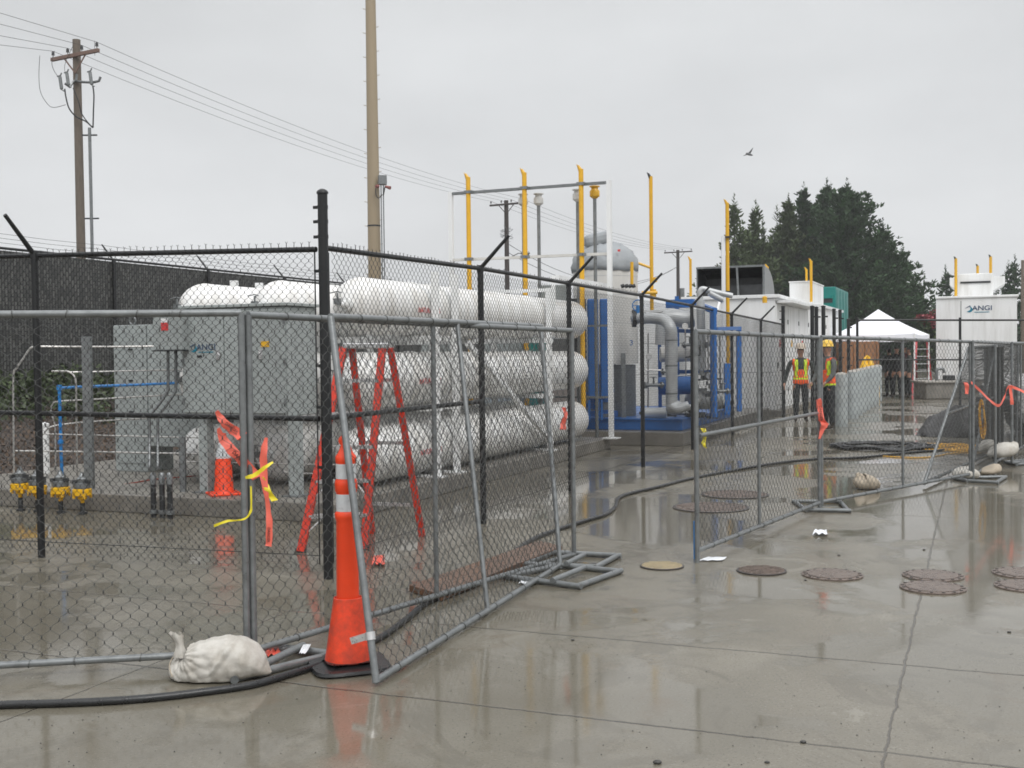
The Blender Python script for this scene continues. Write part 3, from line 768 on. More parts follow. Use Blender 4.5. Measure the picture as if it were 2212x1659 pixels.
pxbag('small white sandbag end by the lowest corner of the mesh', 14.6, [(2160, 1006, .03, 5), (2154, 1010, .10, 9), (2143, 1014, .15, 9), (2128, 1019, .14, 6), (2116, 1022, .03, 3)], BAGT, 11)

# ================================================================ HOSE, CORDS, PLANK, LITTER
def ground_line(pts, r, mt, name, label, cat, n=8, z=None, closed=False):
    q = smooth_path([G(u, v, z if z is not None else r) for u, v in pts], n); m = Mb(); m.tube(q, r, 10)
    o = m.build(name, mt, None, smooth=True); tag(o, label, cat); return o
ground_line([(-120, 1532), (0, 1523), (160, 1518), (300, 1510), (420, 1497), (540, 1480), (620, 1458), (700, 1432), (770, 1402), (830, 1372), (880, 1335), (925, 1300), (1000, 1262), (1090, 1205), (1150, 1165), (1210, 1142), (1260, 1126), (1305, 1112), (1328, 1095), (1336, 1076), (1360, 1066), (1420, 1052), (1500, 1032), (1600, 1013), (1680, 1000), (1770, 991), (1860, 988), (1960, 978), (2040, 972)], .019, RUB, 'hose', 'thick black hose snaking across the wet concrete from the left foreground', 'hose')
def coil(u, v, r0, r1, turns, rt, mt, name, label, cat, seed, squash=1.0):
    c = G(u, v); rr = random.Random(seed); pts = []; n_ = int(turns * 20)
    wx = wy = 0.0
    for i in range(n_):
        wx = wx * .93 + rr.gauss(0, r1 * .045); wy = wy * .93 + rr.gauss(0, r1 * .045)
        t = i / n_; a = t * turns * 2 * math.pi; ra = r0 + (r1 - r0) * rr.random() * .4 + (r1 - r0) * .6 * abs(math.sin(t * 9))
        pts.append(c + Vector((math.cos(a) * ra * 1.1 + wx, math.sin(a) * ra * squash + wy, rt + rt * 1.6 * rr.random() * min(3, turns * .4) * .6)))
    m = Mb(); m.tube(smooth_path(pts, 2), rt, 7); o = m.build(name, mt, None, smooth=True); tag(o, label, cat); return o
coil(1905, 968, .45, .75, 9, .018, RUB, 'hose_coil', 'coil of corrugated black hose lying beyond the mesh panel', 'hose', 2, .9)
coil(2050, 968, .10, .62, 12, .008, ORC, 'extension_cord', 'tangle of yellow extension cord in front of the black tarp', 'cord', 4, 1.2)
q = smooth_path([G(1890, 984, .01), G(1960, 988, .01), G(2010, 987, .01), G(2050, 980, .01), G(2090, 975, .01)], 6); m = Mb(); m.tube(q, .009, 6); tag(m.build('extension_cord', ORC, None), 'straight run of yellow cord leading right from the black coil', 'cord')
# cord hung over the panels
m = Mb(); pts = []
for i in range(34):
    a = i * .9; pts.append(P(2120 + 6 * math.sin(a) + i * .12, 905 + 38 * math.cos(a * .97) + 6 * math.sin(i), 15.2 + .1 * math.sin(i * 2.1)))
m.tube(smooth_path(pts, 2), .008, 5); tag(m.build('hanging_cord', ORC, None), 'yellow cord hung in loops on the mesh panel at right', 'cord')
# plank
m = Mb(); q = [G(884, 1279), G(952, 1300), G(1215, 1192), G(1165, 1180)]
m.hexa([lift(p, .004) for p in q] + [lift(p, .05) for p in q]); tag(m.build('plank', PLANK, None, bevel=.004), 'wet reddish timber plank lying behind the leaning panel', 'plank')
# litter
def scrap(label, quad, mt, name='paper_scrap', z=.006, cat='litter', wav=.008):
    m = Mb(); A, B, C, D = quad; n_ = 5; k = []
    for i in range(n_ + 1):
        for j in range(3):
            p = A.lerp(B, i / n_).lerp(D.lerp(C, i / n_), j / 2); k.append(p + ZZ * (z + wav * abs(math.sin(i * 1.7 + j))))
    fs = [(i * 3 + j, (i + 1) * 3 + j, (i + 1) * 3 + j + 1, i * 3 + j + 1) for i in range(n_) for j in range(2)]
    m.add(k, fs); o = m.build(name, mt, None); md = o.modifiers.new('t', 'SOLIDIFY'); md.thickness = .0015; tag(o, label, cat); return o
scrap('flat white paper strip beside the blue painted foot', (G(1508, 1213), G(1560, 1213), G(1570, 1206), G(1530, 1206)), PAPER)
scrap('crumpled white plastic scrap in front of the stand by the red taped post', (G(1755, 1157), G(1790, 1160), G(1785, 1151), G(1762, 1150)), PAPER, wav=.03)
scrap('small white tag lying on the pipe stand by the cone', (G(646, 1414, .045), G(660, 1416, .045), G(672, 1396, .045), G(656, 1396, .045)), PAPER)
scrap('small white debris by the near end of the side fence', (G(1120, 1262), G(1150, 1266), G(1160, 1256), G(1130, 1254)), PAPER, wav=.01)
scrap('pink tape scrap between the sandbag and the cone', (G(566, 1422), G(600, 1426), G(612, 1400), G(590, 1408)), TAPR, 'tape_scrap', wav=.03)
scrap('crumpled bit of red tape caught behind the ladder', (G(803, 1222), G(832, 1226), G(830, 1205), G(808, 1208)), TAPR, 'tape_scrap', wav=.03)
gl = [('pebble near the bottom edge, below the centre of the photo', 1420, 1646, .02), ('pebble near the bottom edge right of centre', 1657, 1646, .012), ('pebble below the date corner of the slab joint', 1735, 1602, .015), ('pebble between the two lone manhole covers', 1740, 1253, .012), ('pebble right behind the round covers', 1996, 1187, .014), ('pebble just in front of the right hand panel', 1812, 1199, .014), ('pebble left of the paired covers', 1966, 1250, .013), ('pebble left of centre on the wet slab', 1237, 1382, .012), ('pebble right of the paired covers, nearer the camera', 2180, 1365, .013)]
for lb, u, v, r_ in gl:
    r_ *= .68
    m = Mb(); c = G(u, v, r_ * .5); m.lathe(c, [(0, -r_ * .5), (r_ * .8, -r_ * .4), (r_, 0), (r_ * .7, r_ * .45), (0, r_ * .6)], 9, sx=1.4); tag(m.build('pebble', STN, None, smooth=True), lb, 'pebble', 'loose pebbles on the slab')
m = Mb(); rr = random.Random(12)
for i in range(600):
    u = rr.uniform(-50, 2250); v = 830 + 830 * rr.random() ** .6; c = G(u, v, .001); s_ = rr.uniform(.001, .0036)
    m.lathe(c, [(s_, 0), (s_ * .8, s_ * .7), (0, s_ * .9)], 5)
tag(m.build('grit', STN, None), 'scattered dark grit on the wet concrete', 'grit', kind='stuff')

# manhole covers
def cover(label, u, v, w_, mt, rim=False, name='manhole_cover'):
    c = G(u, v); r_ = w_ / 2 * c.y / F_D; o = thing(name, c, label, 'manhole cover', 'round covers set in the slab')
    m = Mb(); m.lathe(c, [(r_, .001), (r_, .010), (r_ * .97, .012), (r_ * (.84 if rim else .94), .012), (r_ * (.84 if rim else .94), .008)], 48); 
    m.build('rim', IRON if rim else IRONR, o, smooth='auto')
    m = Mb(); m.lathe(c, [(r_ * (.83 if rim else .93), .006), (r_ * (.82 if rim else .92), .016 if rim else .013), (0, .019 if rim else .014)], 48); m.build('lid', mt, o, smooth='auto')
    if rim:
        for k in range(16):
            a = 2 * math.pi * k / 16; p = c + Vector((math.cos(a), math.sin(a), 0)) * r_ * .91
            m = Mb(); m.lathe(p + ZZ * .008, [(.012, 0), (.012, .008), (0, .010)], 8); m.build('bolt', IRONR, o)
    else:
        m = Mb()
        for k in range(-3, 4):
            hw = math.sqrt(max(0, .8 - (k * .25) ** 2)) * r_
            m.box(c + Vector((0, k * r_ * .25, .0155)), (hw * 2, .012, .004))
        m.build('lid_ribs', mt, o)
cover('pale yellow manhole cover nearest the gap in the fence', 1430, 1224, 95, IRONY)
cover('plain brown manhole cover between the yellow one and the bolted one', 1645, 1234, 107, IRON)
cover('single brown bolted manhole cover left of the pair', 1798, 1243, 130, IRON, True)
cover('farther bolted cover of the pair of round covers', 2015, 1245, 128, IRON, True)
cover('nearer bolted cover of the pair of round covers', 2015, 1271, 138, IRON, True)
cover('farther bolted cover at the right edge', 2215, 1240, 135, IRON, True)
cover('nearer bolted cover at the right edge', 2222, 1268, 140, IRON, True)
cover('wide flat brown tank lid behind the near leg of the panel', 1536, 1097, 165, IRON)
cover('wide flat brown tank lid farther back under the mesh', 1588, 1069, 145, IRON)

# ================================================================ TAPE
def strip(name, label, pts, wds, mt, parent=None, text=None, seed=0, cat='tape'):
    """pts in (u,v,Y); wds width px list (vertical/horizontal direction vector)"""
    q = [P(*p) for p in pts]; W = []
    for (du, dv), p in zip(wds, pts):
        W.append(P(p[0] + du, p[1] + dv, p[2]) - P(p[0], p[1], p[2]))
    qs = smooth_path(q, 9); Ws = smooth_path(W, 9); fr_ = random.Random(len(label) * 7 + int(pts[0][0]))
    ph_ = fr_.uniform(0, 6)
    for i_ in range(1, len(qs) - 1):
        wl = Ws[i_].length; qs[i_] = qs[i_] + Vector((math.sin(i_ * .9 + ph_) * .02, .10 * math.sin(i_ * .45 + ph_), math.sin(i_ * 1.3 + ph_) * .02)) * wl
        Ws[i_] = Ws[i_] * (1 + .06 * math.sin(i_ * 1.1 + ph_)) + Vector((0, wl * .35 * math.sin(i_ * .35 + ph_), 0))
    m = Mb(); m.ribbon(qs, Ws, .0012); o = m.build(name, mt, None); tag(o, label, cat)
    if text:
        i0, i1, body, n_ = text
        for (A, B, Wd) in ((q[i0], q[i1], W[i0]),):
            X = (B - A).normalized(); sp = (B - A).length; Wn = Wd - X * Wd.dot(X); Y = Wn.normalized()
            Zc = X.cross(Y)
            if Zc.y > 0: Y = -Y
            sz = Wn.length * .62; c_off = Vector((0, -Wn.length * .28, 0))
            for k in range(n_):
                c = A + X * sp * (k + .5) / n_; text_mesh('lettering', body, INK, o, c + c_off, X, Y, sz, .0)
    return o
YT = 6.02
strip('warning_tape', 'upper red DANGER tape end flapping on the left mesh panel', [(468, 888, YT), (478, 905, YT), (498, 925, YT), (525, 943, YT - .02)], [(7, -5), (12, -8), (15, -15), (16, -16)], TAPR, text=(1, 3, 'DANGER', 1))
strip('warning_tape', 'long red DANGER tape slanting down to the taped posts', [(472, 925, YT), (482, 950, YT), (516, 988, YT), (556, 1032, YT)], [(7, -4), (15, -9), (19, -12), (20, -11)], TAPR, text=(1, 3, 'DANGER', 1))
strip('warning_tape', 'red DANGER tape hanging straight down right of the taped posts', [(575, 945, YT), (570, 980, YT), (570, 1030, YT), (577, 1080, YT), (582, 1130, YT), (580, 1180, YT)], [(6, 0), (16, 2), (15, 0), (10, 1), (13, 0), (14, 2)], TAPR, text=(4, 5, 'DANGER', 1))
strip('caution_tape', 'yellow caution tape knotted round the two taped posts', [(530, 1032, YT - .08), (550, 1026, YT - .1), (572, 1010, YT - .08), (590, 998, YT - .05)], [(2, 6), (2, 9), (3, 7), (2, 4)], TAPY)
strip('caution_tape', 'yellow caution tape tail hanging behind the post to the lower right', [(566, 1030, YT), (574, 1048, YT), (582, 1066, YT), (594, 1082, YT)], [(8, 0), (12, 0), (14, -2), (12, -4)], TAPY)
strip('caution_tape', 'thin yellow tape string hanging and curling left on the mesh', [(542, 1050, YT - .05), (543, 1090, YT - .05), (541, 1106, YT - .05), (530, 1120, YT - .05), (510, 1124, YT - .05), (490, 1126, YT - .05), (462, 1136, YT - .05)], [(4, 0), (4, 0), (5, 1), (1, 4), (0, 3), (1, 5), (0, 6)], TAPY)
Yp = pd1.y - .05
strip('warning_tape', 'red tape tied to the post in front of the two workers', [(1768, 862, Yp), (1771, 880, Yp), (1774, 905, Yp), (1781, 915, Yp), (1776, 930, Yp), (1770, 948, Yp)], [(10, -3), (13, 0), (13, 0), (18, 4), (9, 0), (5, 0)], TAPR, text=(1, 2, 'DANGER', 1))
strip('warning_tape', 'small red tape flag on the post at the open end of the fence', [(1217, 880, 9.2), (1222, 895, 9.2), (1217, 912, 9.2), (1216, 928, 9.2)], [(8, 0), (8, 0), (11, 0), (13, 0)], TAPR)
strip('warning_tape', 'sagging orange tape strung between the right hand panels', [(2098, 826, 14.1), (2115, 842, 14.3), (2140, 866, 14.6), (2158, 876, 14.8), (2170, 858, 15), (2180, 835, 15), (2215, 848, 15)], [(0, 6)] * 7, TAPR)
strip('warning_tape', 'short red tape strip hanging at the right end of the sagging one', [(2182, 832, 14.8), (2184, 850, 14.8), (2186, 874, 14.8)], [(7, 0), (7, 0), (7, 0)], TAPR)
strip('warning_tape', 'short red tape strip on the left of the right hand panel post', [(2086, 826, 14.0), (2089, 838, 14), (2088, 851, 14)], [(9, 0), (8, 0), (8, 0)], TAPR)
strip('caution_tape', 'pale yellow tape twisted on the near leg of the right panel', [(1519, 925, 9.0), (1523, 942, 9.0), (1520, 958, 9.0), (1525, 968, 9.0)], [(12, 0), (6, 0), (9, 0), (4, 0)], TAPY)

# ================================================================ STORAGE TANKS
TR = .315
cols = [1.87, 2.92, 3.97]; rows_z = [.535, 1.365, 2.195]
rn = ['bottom', 'middle', 'top']; cn = ['in the column nearest the side fence', 'in the centre column', 'in the far left column']
def tank(a0, a1, b, z, label):
    o = thing('storage_tank', S(a0, b, z), label, 'tank', 'white storage tanks stacked three by three')
    L_ = a1 - a0; m = Mb(); hd = .30
    prof = [(0, 0.0)] + [(TR * math.sin(t * math.pi / 2 / 8), hd * (1 - math.cos(t * math.pi / 2 / 8))) for t in range(1, 9)]
    prof += [(TR, L_ * .33), (TR, L_ * .66)] + [(TR * math.cos(t * math.pi / 2 / 8), L_ - hd + hd * math.sin(t * math.pi / 2 / 8)) for t in range(0, 9)]
    m.lathe(S(a0, b, z), prof, 40, ax=D1); sh_ = m.build('shell', WHT, o, smooth=True)
    for t_ in (hd, L_ * .33, L_ * .66, L_ - hd):
        m = Mb(); m.lathe(S(a0 + t_, b, z), [(TR + .0005, -.014), (TR + .004, -.006), (TR + .004, .006), (TR + .0005, .014)], 40, ax=D1); m.build('weld_seam', WHT, sh_, smooth=True)
    for s_, aa in ((-1, a0), (1, a1)):
        m = Mb(); m.lathe(S(aa, b, z), [(.075, -.05), (.075, s_ * .05), (.045, s_ * .055), (.045, s_ * .12), (.03, s_ * .125), (.03, s_ * .18)] if s_ > 0 else [(.03, -.18), (.03, -.125), (.045, -.12), (.045, -.055), (.075, -.05), (.075, .05)], 16, ax=D1)
        m.build('nozzle', WHT2, o, smooth='auto')
    # angle valve with lever at the near end
    m = Mb(); c = S(a0 - .2, b, z + .03); m.box(c, (.05, .07, .06), D1, D2); m.tube([c, c + ZZ * .09], .012, 6); m.tube([c + ZZ * .09 + D2 * .09, c + ZZ * .105, c + ZZ * .09 - D2 * .05], .007, 5); m.build('valve', GALV, o, smooth='auto')
    for aa in (a0 + 1.35,):
        t0_ = -.55; m = Mb(); k = []; 
        for i in range(5):
            th = t0_ + .35 + i * .05
            for s2 in (-.11, .11):
                k.append(S(aa + s2, b, z) + (-D2 * math.cos(th) + ZZ * math.sin(th)) * (TR + .002))
        m.add(k, [(2 * i, 2 * i + 1, 2 * i + 3, 2 * i + 2) for i in range(4)])
        lb = m.build('warning_label', LBLW, o)
        ax = -D2 * math.cos(.0) + ZZ * math.sin(.0); th = -.1
        nrm = -D2 * math.cos(th) + ZZ * math.sin(th); up = (D2 * math.sin(th) + ZZ * math.cos(th))
        text_mesh('label_lettering', 'NATURAL GAS', LBL, o, S(aa, b, z) + nrm * (TR + .006), D1, up, .085, .0)
    return o
for ci, b in enumerate(cols):
    for ri, z in enumerate(rows_z):
        tank(3.50, 11.0, b, z, f'{rn[ri]} white storage tank {cn[ci]}')
# rack
rk = thing('tank_rack', S(7, 2.9, .19), 'white steel rack holding the nine storage tanks', 'rack')
for a in (4.9, a_at(1.5, 984), a_at(1.5, 1186)):
    for b in (1.50, 2.395, 3.445, 4.35):
        m = Mb(); m.beam(S(a, b, .19), S(a, b, 2.62 if b in (1.50, 4.35) else 2.55), .09, .09); m.build('upright', WHT2, rk)
        m = Mb(); m.sbox(a - .09, a + .09, b - .09, b + .09, .19, .205); m.build('base_plate', WHT2, rk)
    for z in rows_z:
        m = Mb(); m.sbox(a - .05, a + .05, 1.45, 4.40, z - TR - .075, z - TR - .008); m.build('cross_beam', WHT2, rk)
        for b in cols:
            m = Mb(); m.lathe(S(a - .03, b, z), [(TR + .012, 0), (TR + .012, .06), (TR + .003, .06), (TR + .003, 0)], 40, ax=D1); m.build('tank_strap', WHT2, rk)
    for z in rows_z[:2]:
        pass
a1_, a2_ = a_at(1.5, 984), a_at(1.5, 1186)
for (p, q) in ((S(a1_ + .3, 1.47, 1.78), S(a2_, 1.47, .32)),):
    m = Mb(); m.beam(p, q, .06, .06); m.build('brace', WHT2, rk)
m = Mb(); m.beam(S(a_at(1.5, 1202), 1.5, 2.78), S(11.5, 1.5, 2.78), .12, .10); m.build('cable_tray', WHT2, rk)
m = Mb(); m.beam(S(8.9, 1.5, 2.6), S(8.9, 4.4, 2.6), .05, .05); m.build('top_bar', WHT2, rk)
m = Mb(); m.beam(S(8.95, 1.5, 2.3), S(8.95, 1.5, 2.80), .06, .06); m.build('tray_post', WHT2, rk)
# equipment glimpsed behind and between the tanks
def ebox(name, label, a0, a1, b0, b1, z0, z1, mt, grp=None, cat='equipment box', legs=True):
    o = thing(name, S((a0 + a1) / 2, (b0 + b1) / 2, z0), label, cat, grp)
    m = Mb(); m.sbox(a0, a1, b0, b1, z0, z1); m.build('housing', mt, o, bevel=.012)
    m = Mb(); m.sbox(a0 - .012, a0, b0 + .06, b1 - .06, z0 + .08, z1 - .08); m.build('door', mt, o, bevel=.006)
    if legs:
        for b in (b0 + .05, b1 - .05):
            m = Mb(); m.sbox(a0 + .03, a0 + .08, b - .025, b + .025, .19, z0); m.build('leg', GALV, o)
    return o
ebox('equipment_box', 'pale grey box standing above the tanks left of the utility pole', 11.6, 11.9, 4.55, 5.1, 1.2, 2.75, CAB)
ebox('equipment_box', 'grey box just above the top tank behind the second yellow pipe', 11.6, 11.85, 2.25, 2.75, 1.9, 2.85, CAB, legs=False)
ebox('equipment_box', 'dark grey box above the top tank near the white tray', 11.6, 11.85, 1.95, 2.2, 1.2, 2.6, DRK, legs=False)
ebox('equipment_box', 'teal box seen between the top and middle tanks', 13.2, 13.6, 3.35, 3.65, .3, 2.0, TEAL)
ebox('equipment_box', 'second pale grey box seen between tank rows behind the rack', 13.3, 13.7, 3.8, 4.6, .3, 1.9, CAB)

# ================================================================ VENT FRAME AND VENT PIPES
vf = thing('pipe_rack', S(11.2, 2.9, .19), 'tall white frame of posts and bars behind the tanks', 'frame')
AF = 11.2; bR, bL = b_at(AF, 1319), b_at(AF, 978)
fr = S(AF, bR); fl_ = S(AF, bL); zR = ZV(fr, 390); zL = ZV(fl_, 415)
for b, zt_ in ((bR, zR), (bL, zL)):
    m = Mb(); m.beam(S(AF, b, .19), S(AF, b, zt_), .075, .075, up=D1); m.build('post', WHT2, vf)
    m = Mb(); m.sbox(AF - .13, AF + .13, b - .13, b + .13, .19, .207); m.build('base_plate', WHT2, vf)
for (vr, vl, mtx) in ((394, 419, GALV), (548, 562, CRM)):
    z_r = ZV(fr, vr); z_l = ZV(fl_, vl)
    m = Mb(); m.beam(S(AF, bR + .04, z_r), S(AF, bL - .04, z_l), .045, .06, up=D1); m.build('cross_bar', mtx, vf)
for vr in (703, 858):
    m = Mb(); m.beam(S(AF, bR + .04, ZV(fr, vr)), S(AF, bL - .04, ZV(fr, vr)), .035, .045, up=D1); m.build('cross_bar', GALV, vf)
def flap(mb, p, r, d=Vector((-1, 0, 0))):
    mb.tube([p, p + ZZ * .10 + d * .05], [r * 1.0, r * .5], 8); mb.lathe(p + ZZ * .10 + d * .06, [(r * .6, -.005), (r * .6, .005)], 12, ax=Vector((.7, 0, .5)))
def vpipe(name, label, a, u, vtop, z0, r, mt, grp, capm=None, captype='flap', b=None):
    bb = b if b is not None else b_at(a, u); f = S(a, bb); zt_ = ZV(f, vtop); o = thing(name, S(a, bb, z0), label, 'vent pipe', grp)
    m = Mb(); m.tube([S(a, bb, z0), S(a, bb, zt_ - .08)], r, 14); m.build('pipe', mt, o, smooth='auto')
    if captype == 'flap':
        m = Mb(); flap(m, S(a, bb, zt_ - .12), r); m.build('rain_cap', capm or mt, o, smooth='auto')
    else:
        m = Mb(); m.lathe(S(a, bb, zt_ - .2), [(r * 1.1, 0), (.085, .04), (.085, .13), (.06, .16), (.06, .2), (.09, .2), (.09, .215), (0, .23)], 12); m.build('rain_cap', capm or mt, o, smooth='auto')
    return o
GY = 'yellow vent pipes clamped to the white frame'
for lb, u, v in (('yellow vent pipe nearest the left post of the white frame', 1016, 373), ('yellow vent pipe in the middle of the white frame', 1137, 363), ('yellow vent pipe nearest the right post of the white frame', 1259, 355)):
    o = vpipe('vent_pipe', lb, AF - .06, u, v, .7, .042, YEL, GY)
    bb = b_at(AF - .06, u)
    for vr, vl in ((394, 419), (548, 562)):
        z_ = ZV(fr, vr) + (bb - bR) / (bL - bR) * (ZV(fl_, vl) - ZV(fr, vr)); m = Mb(); m.box(S(AF - .06, bb, z_), (.10, .14, .05), D1, D2); m.build('clamp', GALV, o)
GG = 'grey galvanised vent pipes behind the white frame'
for lb, u, v, cm in (('grey vent pipe partly behind the middle yellow pipe', 1134, 421, CRM), ('grey vent pipe standing alone right of the middle yellow pipe', 1167, 420, CRM), ('grey vent pipe just left of the right yellow pipe', 1251, 411, CRM), ('grey vent pipe with a yellow cap ring', 1288, 404, YEL)):
    vpipe('vent_pipe', lb, 11.38, u, v, .19, .030, GALV, GG, cm, 'box')

# ================================================================ CABINETS
ca = thing('electrical_cabinet', S(2.95, 2.8, .19), 'wide grey wall-like cabinet on legs with a teal and navy logo', 'cabinet')
AC = 2.75; cb0, cb1 = b_at(AC, 622), b_at(AC, 393)
cz0, cz1 = ZV(S(AC, cb1), 897), ZV(S(AC, cb1), 668)
m = Mb(); m.sbox(AC, AC + .55, cb0, cb1, cz0, cz1); m.build('body', CAB, ca, bevel=.012)
m = Mb(); m.sbox(AC - .03, AC + .57, cb0 - .03, cb1 + .02, cz1 + .002, cz1 + .035); m.build('lid', CAB, ca, bevel=.006)
seams = [b_at(AC, u) for u in (486,)]; eds = [cb1 - .02, seams[0], cb0 + .02]
for i in range(2):
    m = Mb(); m.sbox(AC - .015, AC, eds[i + 1] + .006, eds[i] - .006, cz0 + .03, cz1 - .03); d_o = m.build('door', CAB, ca, bevel=.004)
    m = Mb(); bb = eds[i + 1] + .07 if i == 0 else eds[i + 1] + .30; m.sbox(AC - .035, AC - .016, bb - .02, bb + .02, 1.62, 1.72); m.tube([S(AC - .045, bb, 1.69), S(AC - .045, bb - .04, 1.66)], .008, 6); m.build('handle', ALU, d_o)
for u in (441, 634):
    bb = b_at(2.85, u); m = Mb(); m.sbox(2.80, 2.92, bb - .055, bb + .055, .20, cz0); m.build('leg', CAB, ca, bevel=.004)
    m = Mb(); m.sbox(2.74, 2.98, bb - .11, bb + .11, .19, .203); m.build('foot_plate', GALV, ca)
for i_, bb in enumerate((cb1 - .03, cb0 + .03)):
    for z_ in (cz0 + .15, (cz0 + cz1) / 2, cz1 - .15):
        m = Mb(); m.sbox(AC - .028, AC - .016, bb - .012, bb + .012, z_ - .035, z_ + .035); m.build('hinge', GALV, ca)
m = Mb(); bb = b_at(AC, 575); m.sbox(AC - .019, AC - .0155, bb - .05, bb + .05, cz1 - .42, cz1 - .36); m.build('warning_placard', YEL, ca)
# logo: swoosh + lettering
lc = S(AC - .018, b_at(AC, 423), ZV(S(AC, 3), 752))
X = -D2
def logo(parent, c, X, size, txt=True):
    m = Mb()
    for s_, rr in ((1, 1.0),):
        pl = [(-.55, -.35), (-.1, -.5), (.25, -.35), (.35, .05), (.1, .4), (-.15, .5), (.05, .2), (0, -.1), (-.25, -.25)]
        m.prism([(x * size, y * size) for x, y in pl], c, X, ZZ, X.cross(ZZ), .002)
    m.build('logo_mark', LOGO1, parent)
    m = Mb(); m.prism([(-.2 * size, .35 * size), (-.6 * size, .1 * size), (-.65 * size, 0), (-.2 * size, .22 * size), (.2 * size, .42 * size), (.1 * size, .5 * size)], c - X * .12 * size + ZZ * .1 * size, X, ZZ, X.cross(ZZ), .002); m.build('logo_swoosh', LOGO2, parent)
    text_mesh('logo_lettering', 'ANGI', LOGO2, parent, c + X * size * 1.75 + ZZ * size * .12, X, ZZ, size * 1.05, .002, sx=1.15)
    m = Mb(); m.box(c + X * size * 1.7 - ZZ * size * .48 + X.cross(ZZ) * .001, (size * 2.2, .003, size * .10), X, X.cross(ZZ), ZZ); m.build('logo_underline', LOGO1, parent)
logo(ca, lc, X, .085)
m = Mb(); m.box(lc + X * .06 - ZZ * .085 , (.065, .004, .022), X, D1); m.build('name_plate', DRK, ca)
# second cabinet, left, behind
cc = thing('electrical_cabinet', S(4.4, 5.1, .19), 'narrow tall grey cabinet left of the wide one, one side reaching the pad', 'cabinet')
AB = 4.4; b0_, b1_ = b_at(AB, 455), b_at(AB, 245); bm = b_at(AB, 315)
zt_ = ZV(S(AB, b1_), 703)
m = Mb(); m.sbox(AB, AB + .5, bm, b1_, .19, zt_); m.build('tall_body', CAB, cc, bevel=.01)
m = Mb(); m.sbox(AB + .01, AB + .5, b0_, bm - .012, .52, zt_); m.build('side_body', CAB, cc, bevel=.01)
m = Mb(); m.sbox(AB - .012, AB - .001, bm + .05, b1_ - .05, .3, zt_ - .06); dd_ = m.build('door', CAB, cc, bevel=.004)
for z_ in (1.75, 1.35, .95):
    m = Mb(); m.sbox(AB - .03, AB - .012, (bm + b1_) / 2 - .06, (bm + b1_) / 2, z_, z_ + .02); m.build('latch', DRK, dd_)
m = Mb(); p = S(AB + .1, b_at(AB, 276), zt_ + .06); m.tube([p + (D2 * math.cos(t) + ZZ * math.sin(t)) * .05 for t in [i * math.pi / 6 for i in range(12)]], .012, 6, closed=True); m.build('lifting_eye', GALV, cc, smooth=True)
# junction box with red label, with conduits
jb = thing('junction_box', S(2.6, 3.9, 1.5), 'grey junction box with a red and white label and two bent conduits', 'junction box')
AJ = 2.62; j0, j1 = b_at(AJ, 392), b_at(AJ, 331); jz0 = ZV(S(AJ, 3.8), 757); jz1 = ZV(S(AJ, 3.8), 682)
m = Mb(); m.sbox(AJ, AJ + .22, j0, j1, jz0, jz1); m.build('housing', CAB, jb, bevel=.008)
m = Mb(); m.sbox(AJ - .02, AJ + .24, j0 - .005, j1 + .005, jz0 - .012, jz0 - .001); m.build('bottom_lip', DRK, jb)
bl = b_at(AJ, 357)
m = Mb(); m.sbox(AJ - .006, AJ, bl - .045, bl + .045, ZV(S(AJ, bl), 714), ZV(S(AJ, bl), 697)); m.build('warning_label', LBL, jb)
m = Mb(); m.sbox(AJ - .006, AJ, bl - .045, bl + .045, ZV(S(AJ, bl), 696.5), ZV(S(AJ, bl), 688)); m.build('label_top', LBLW, jb)
YJ = S(AJ + .1, 3.8).y
for (u0, u1) in ((363, 323), (380, 341)):
    m = Mb(); m.tube(smooth_path([P(u0, 757, YJ), P(u0, 800, YJ), P(u0, 838, YJ), P(u0 - 4, 850, YJ), P((u0 + u1) / 2, 874, YJ), P(u1 + 3, 895, YJ), P(u1, 908, YJ), P(u1, 950, YJ), P(u1, 1015, YJ - .15)], 4), .017, 8); m.build('conduit', GALV, jb, smooth=True)
YB = G(340, 1098).y
for u in (325, 344, 361):
    m = Mb(); c = S(2.2, b_at(2.2, u)); top = ZV(c, 1046); m.tube([c, Vector((c.x, c.y, top))], .028, 10); m.build('conduit_stub', DRK, jb, smooth='auto')
    m = Mb(); m.lathe(Vector((c.x, c.y, .06)), [(.045, -.02), (.045, .02)], 10); m.lathe(Vector((c.x, c.y, top)), [(.034, 0), (.034, .10), (.02, .12)], 10); m.build('coupling', GALV, jb, smooth='auto')

# stainless lines feeding the cabinets
YT_ = S(2.3, 4.6).y
def line3(name, label, pts, r, mt, cat='pipe', n=4, grp='thin steel lines left of the cabinets', nsm=True):
    q = [P(*p) if not isinstance(p, Vector) else p for p in pts]
    m = Mb(); m.tube(smooth_path(q, n) if nsm else q, r, 8); o = m.build(name, mt, None, smooth='auto'); tag(o, label, cat, grp); return o
Yv = G(171, 1084).y
Yc = S(3.6, 4.3).y
line3('steel_line', 'topmost bright steel line, rising from the leftmost valve and bending right', [(30, 1040, Yv), (29, 900, Yv), (29, 812, Yv), (36, 795, Yv), (52, 772, Yv), (62, 757, Yv), (76, 749, Yv), (140, 749, Yv + .1), (250, 749, Yv + .2), (332, 748, Yv + .3)], .012, SST)
line3('steel_line', 'steel line bending down to the rightmost valve with a short stub left', [(112, 802, Yv), (135, 802, Yv), (148, 803, Yv), (160, 812, Yv), (164, 830, Yv), (165, 900, Yv), (167, 1030, Yv)], .012, SST)
line3('steel_line', 'straight bright line crossing the cabinets just above the blue pipe', [(146, 804, Yv), (200, 803, Yv + .1), (300, 801, Yv + .4), (395, 799, Yv + .8)], .009, SST)
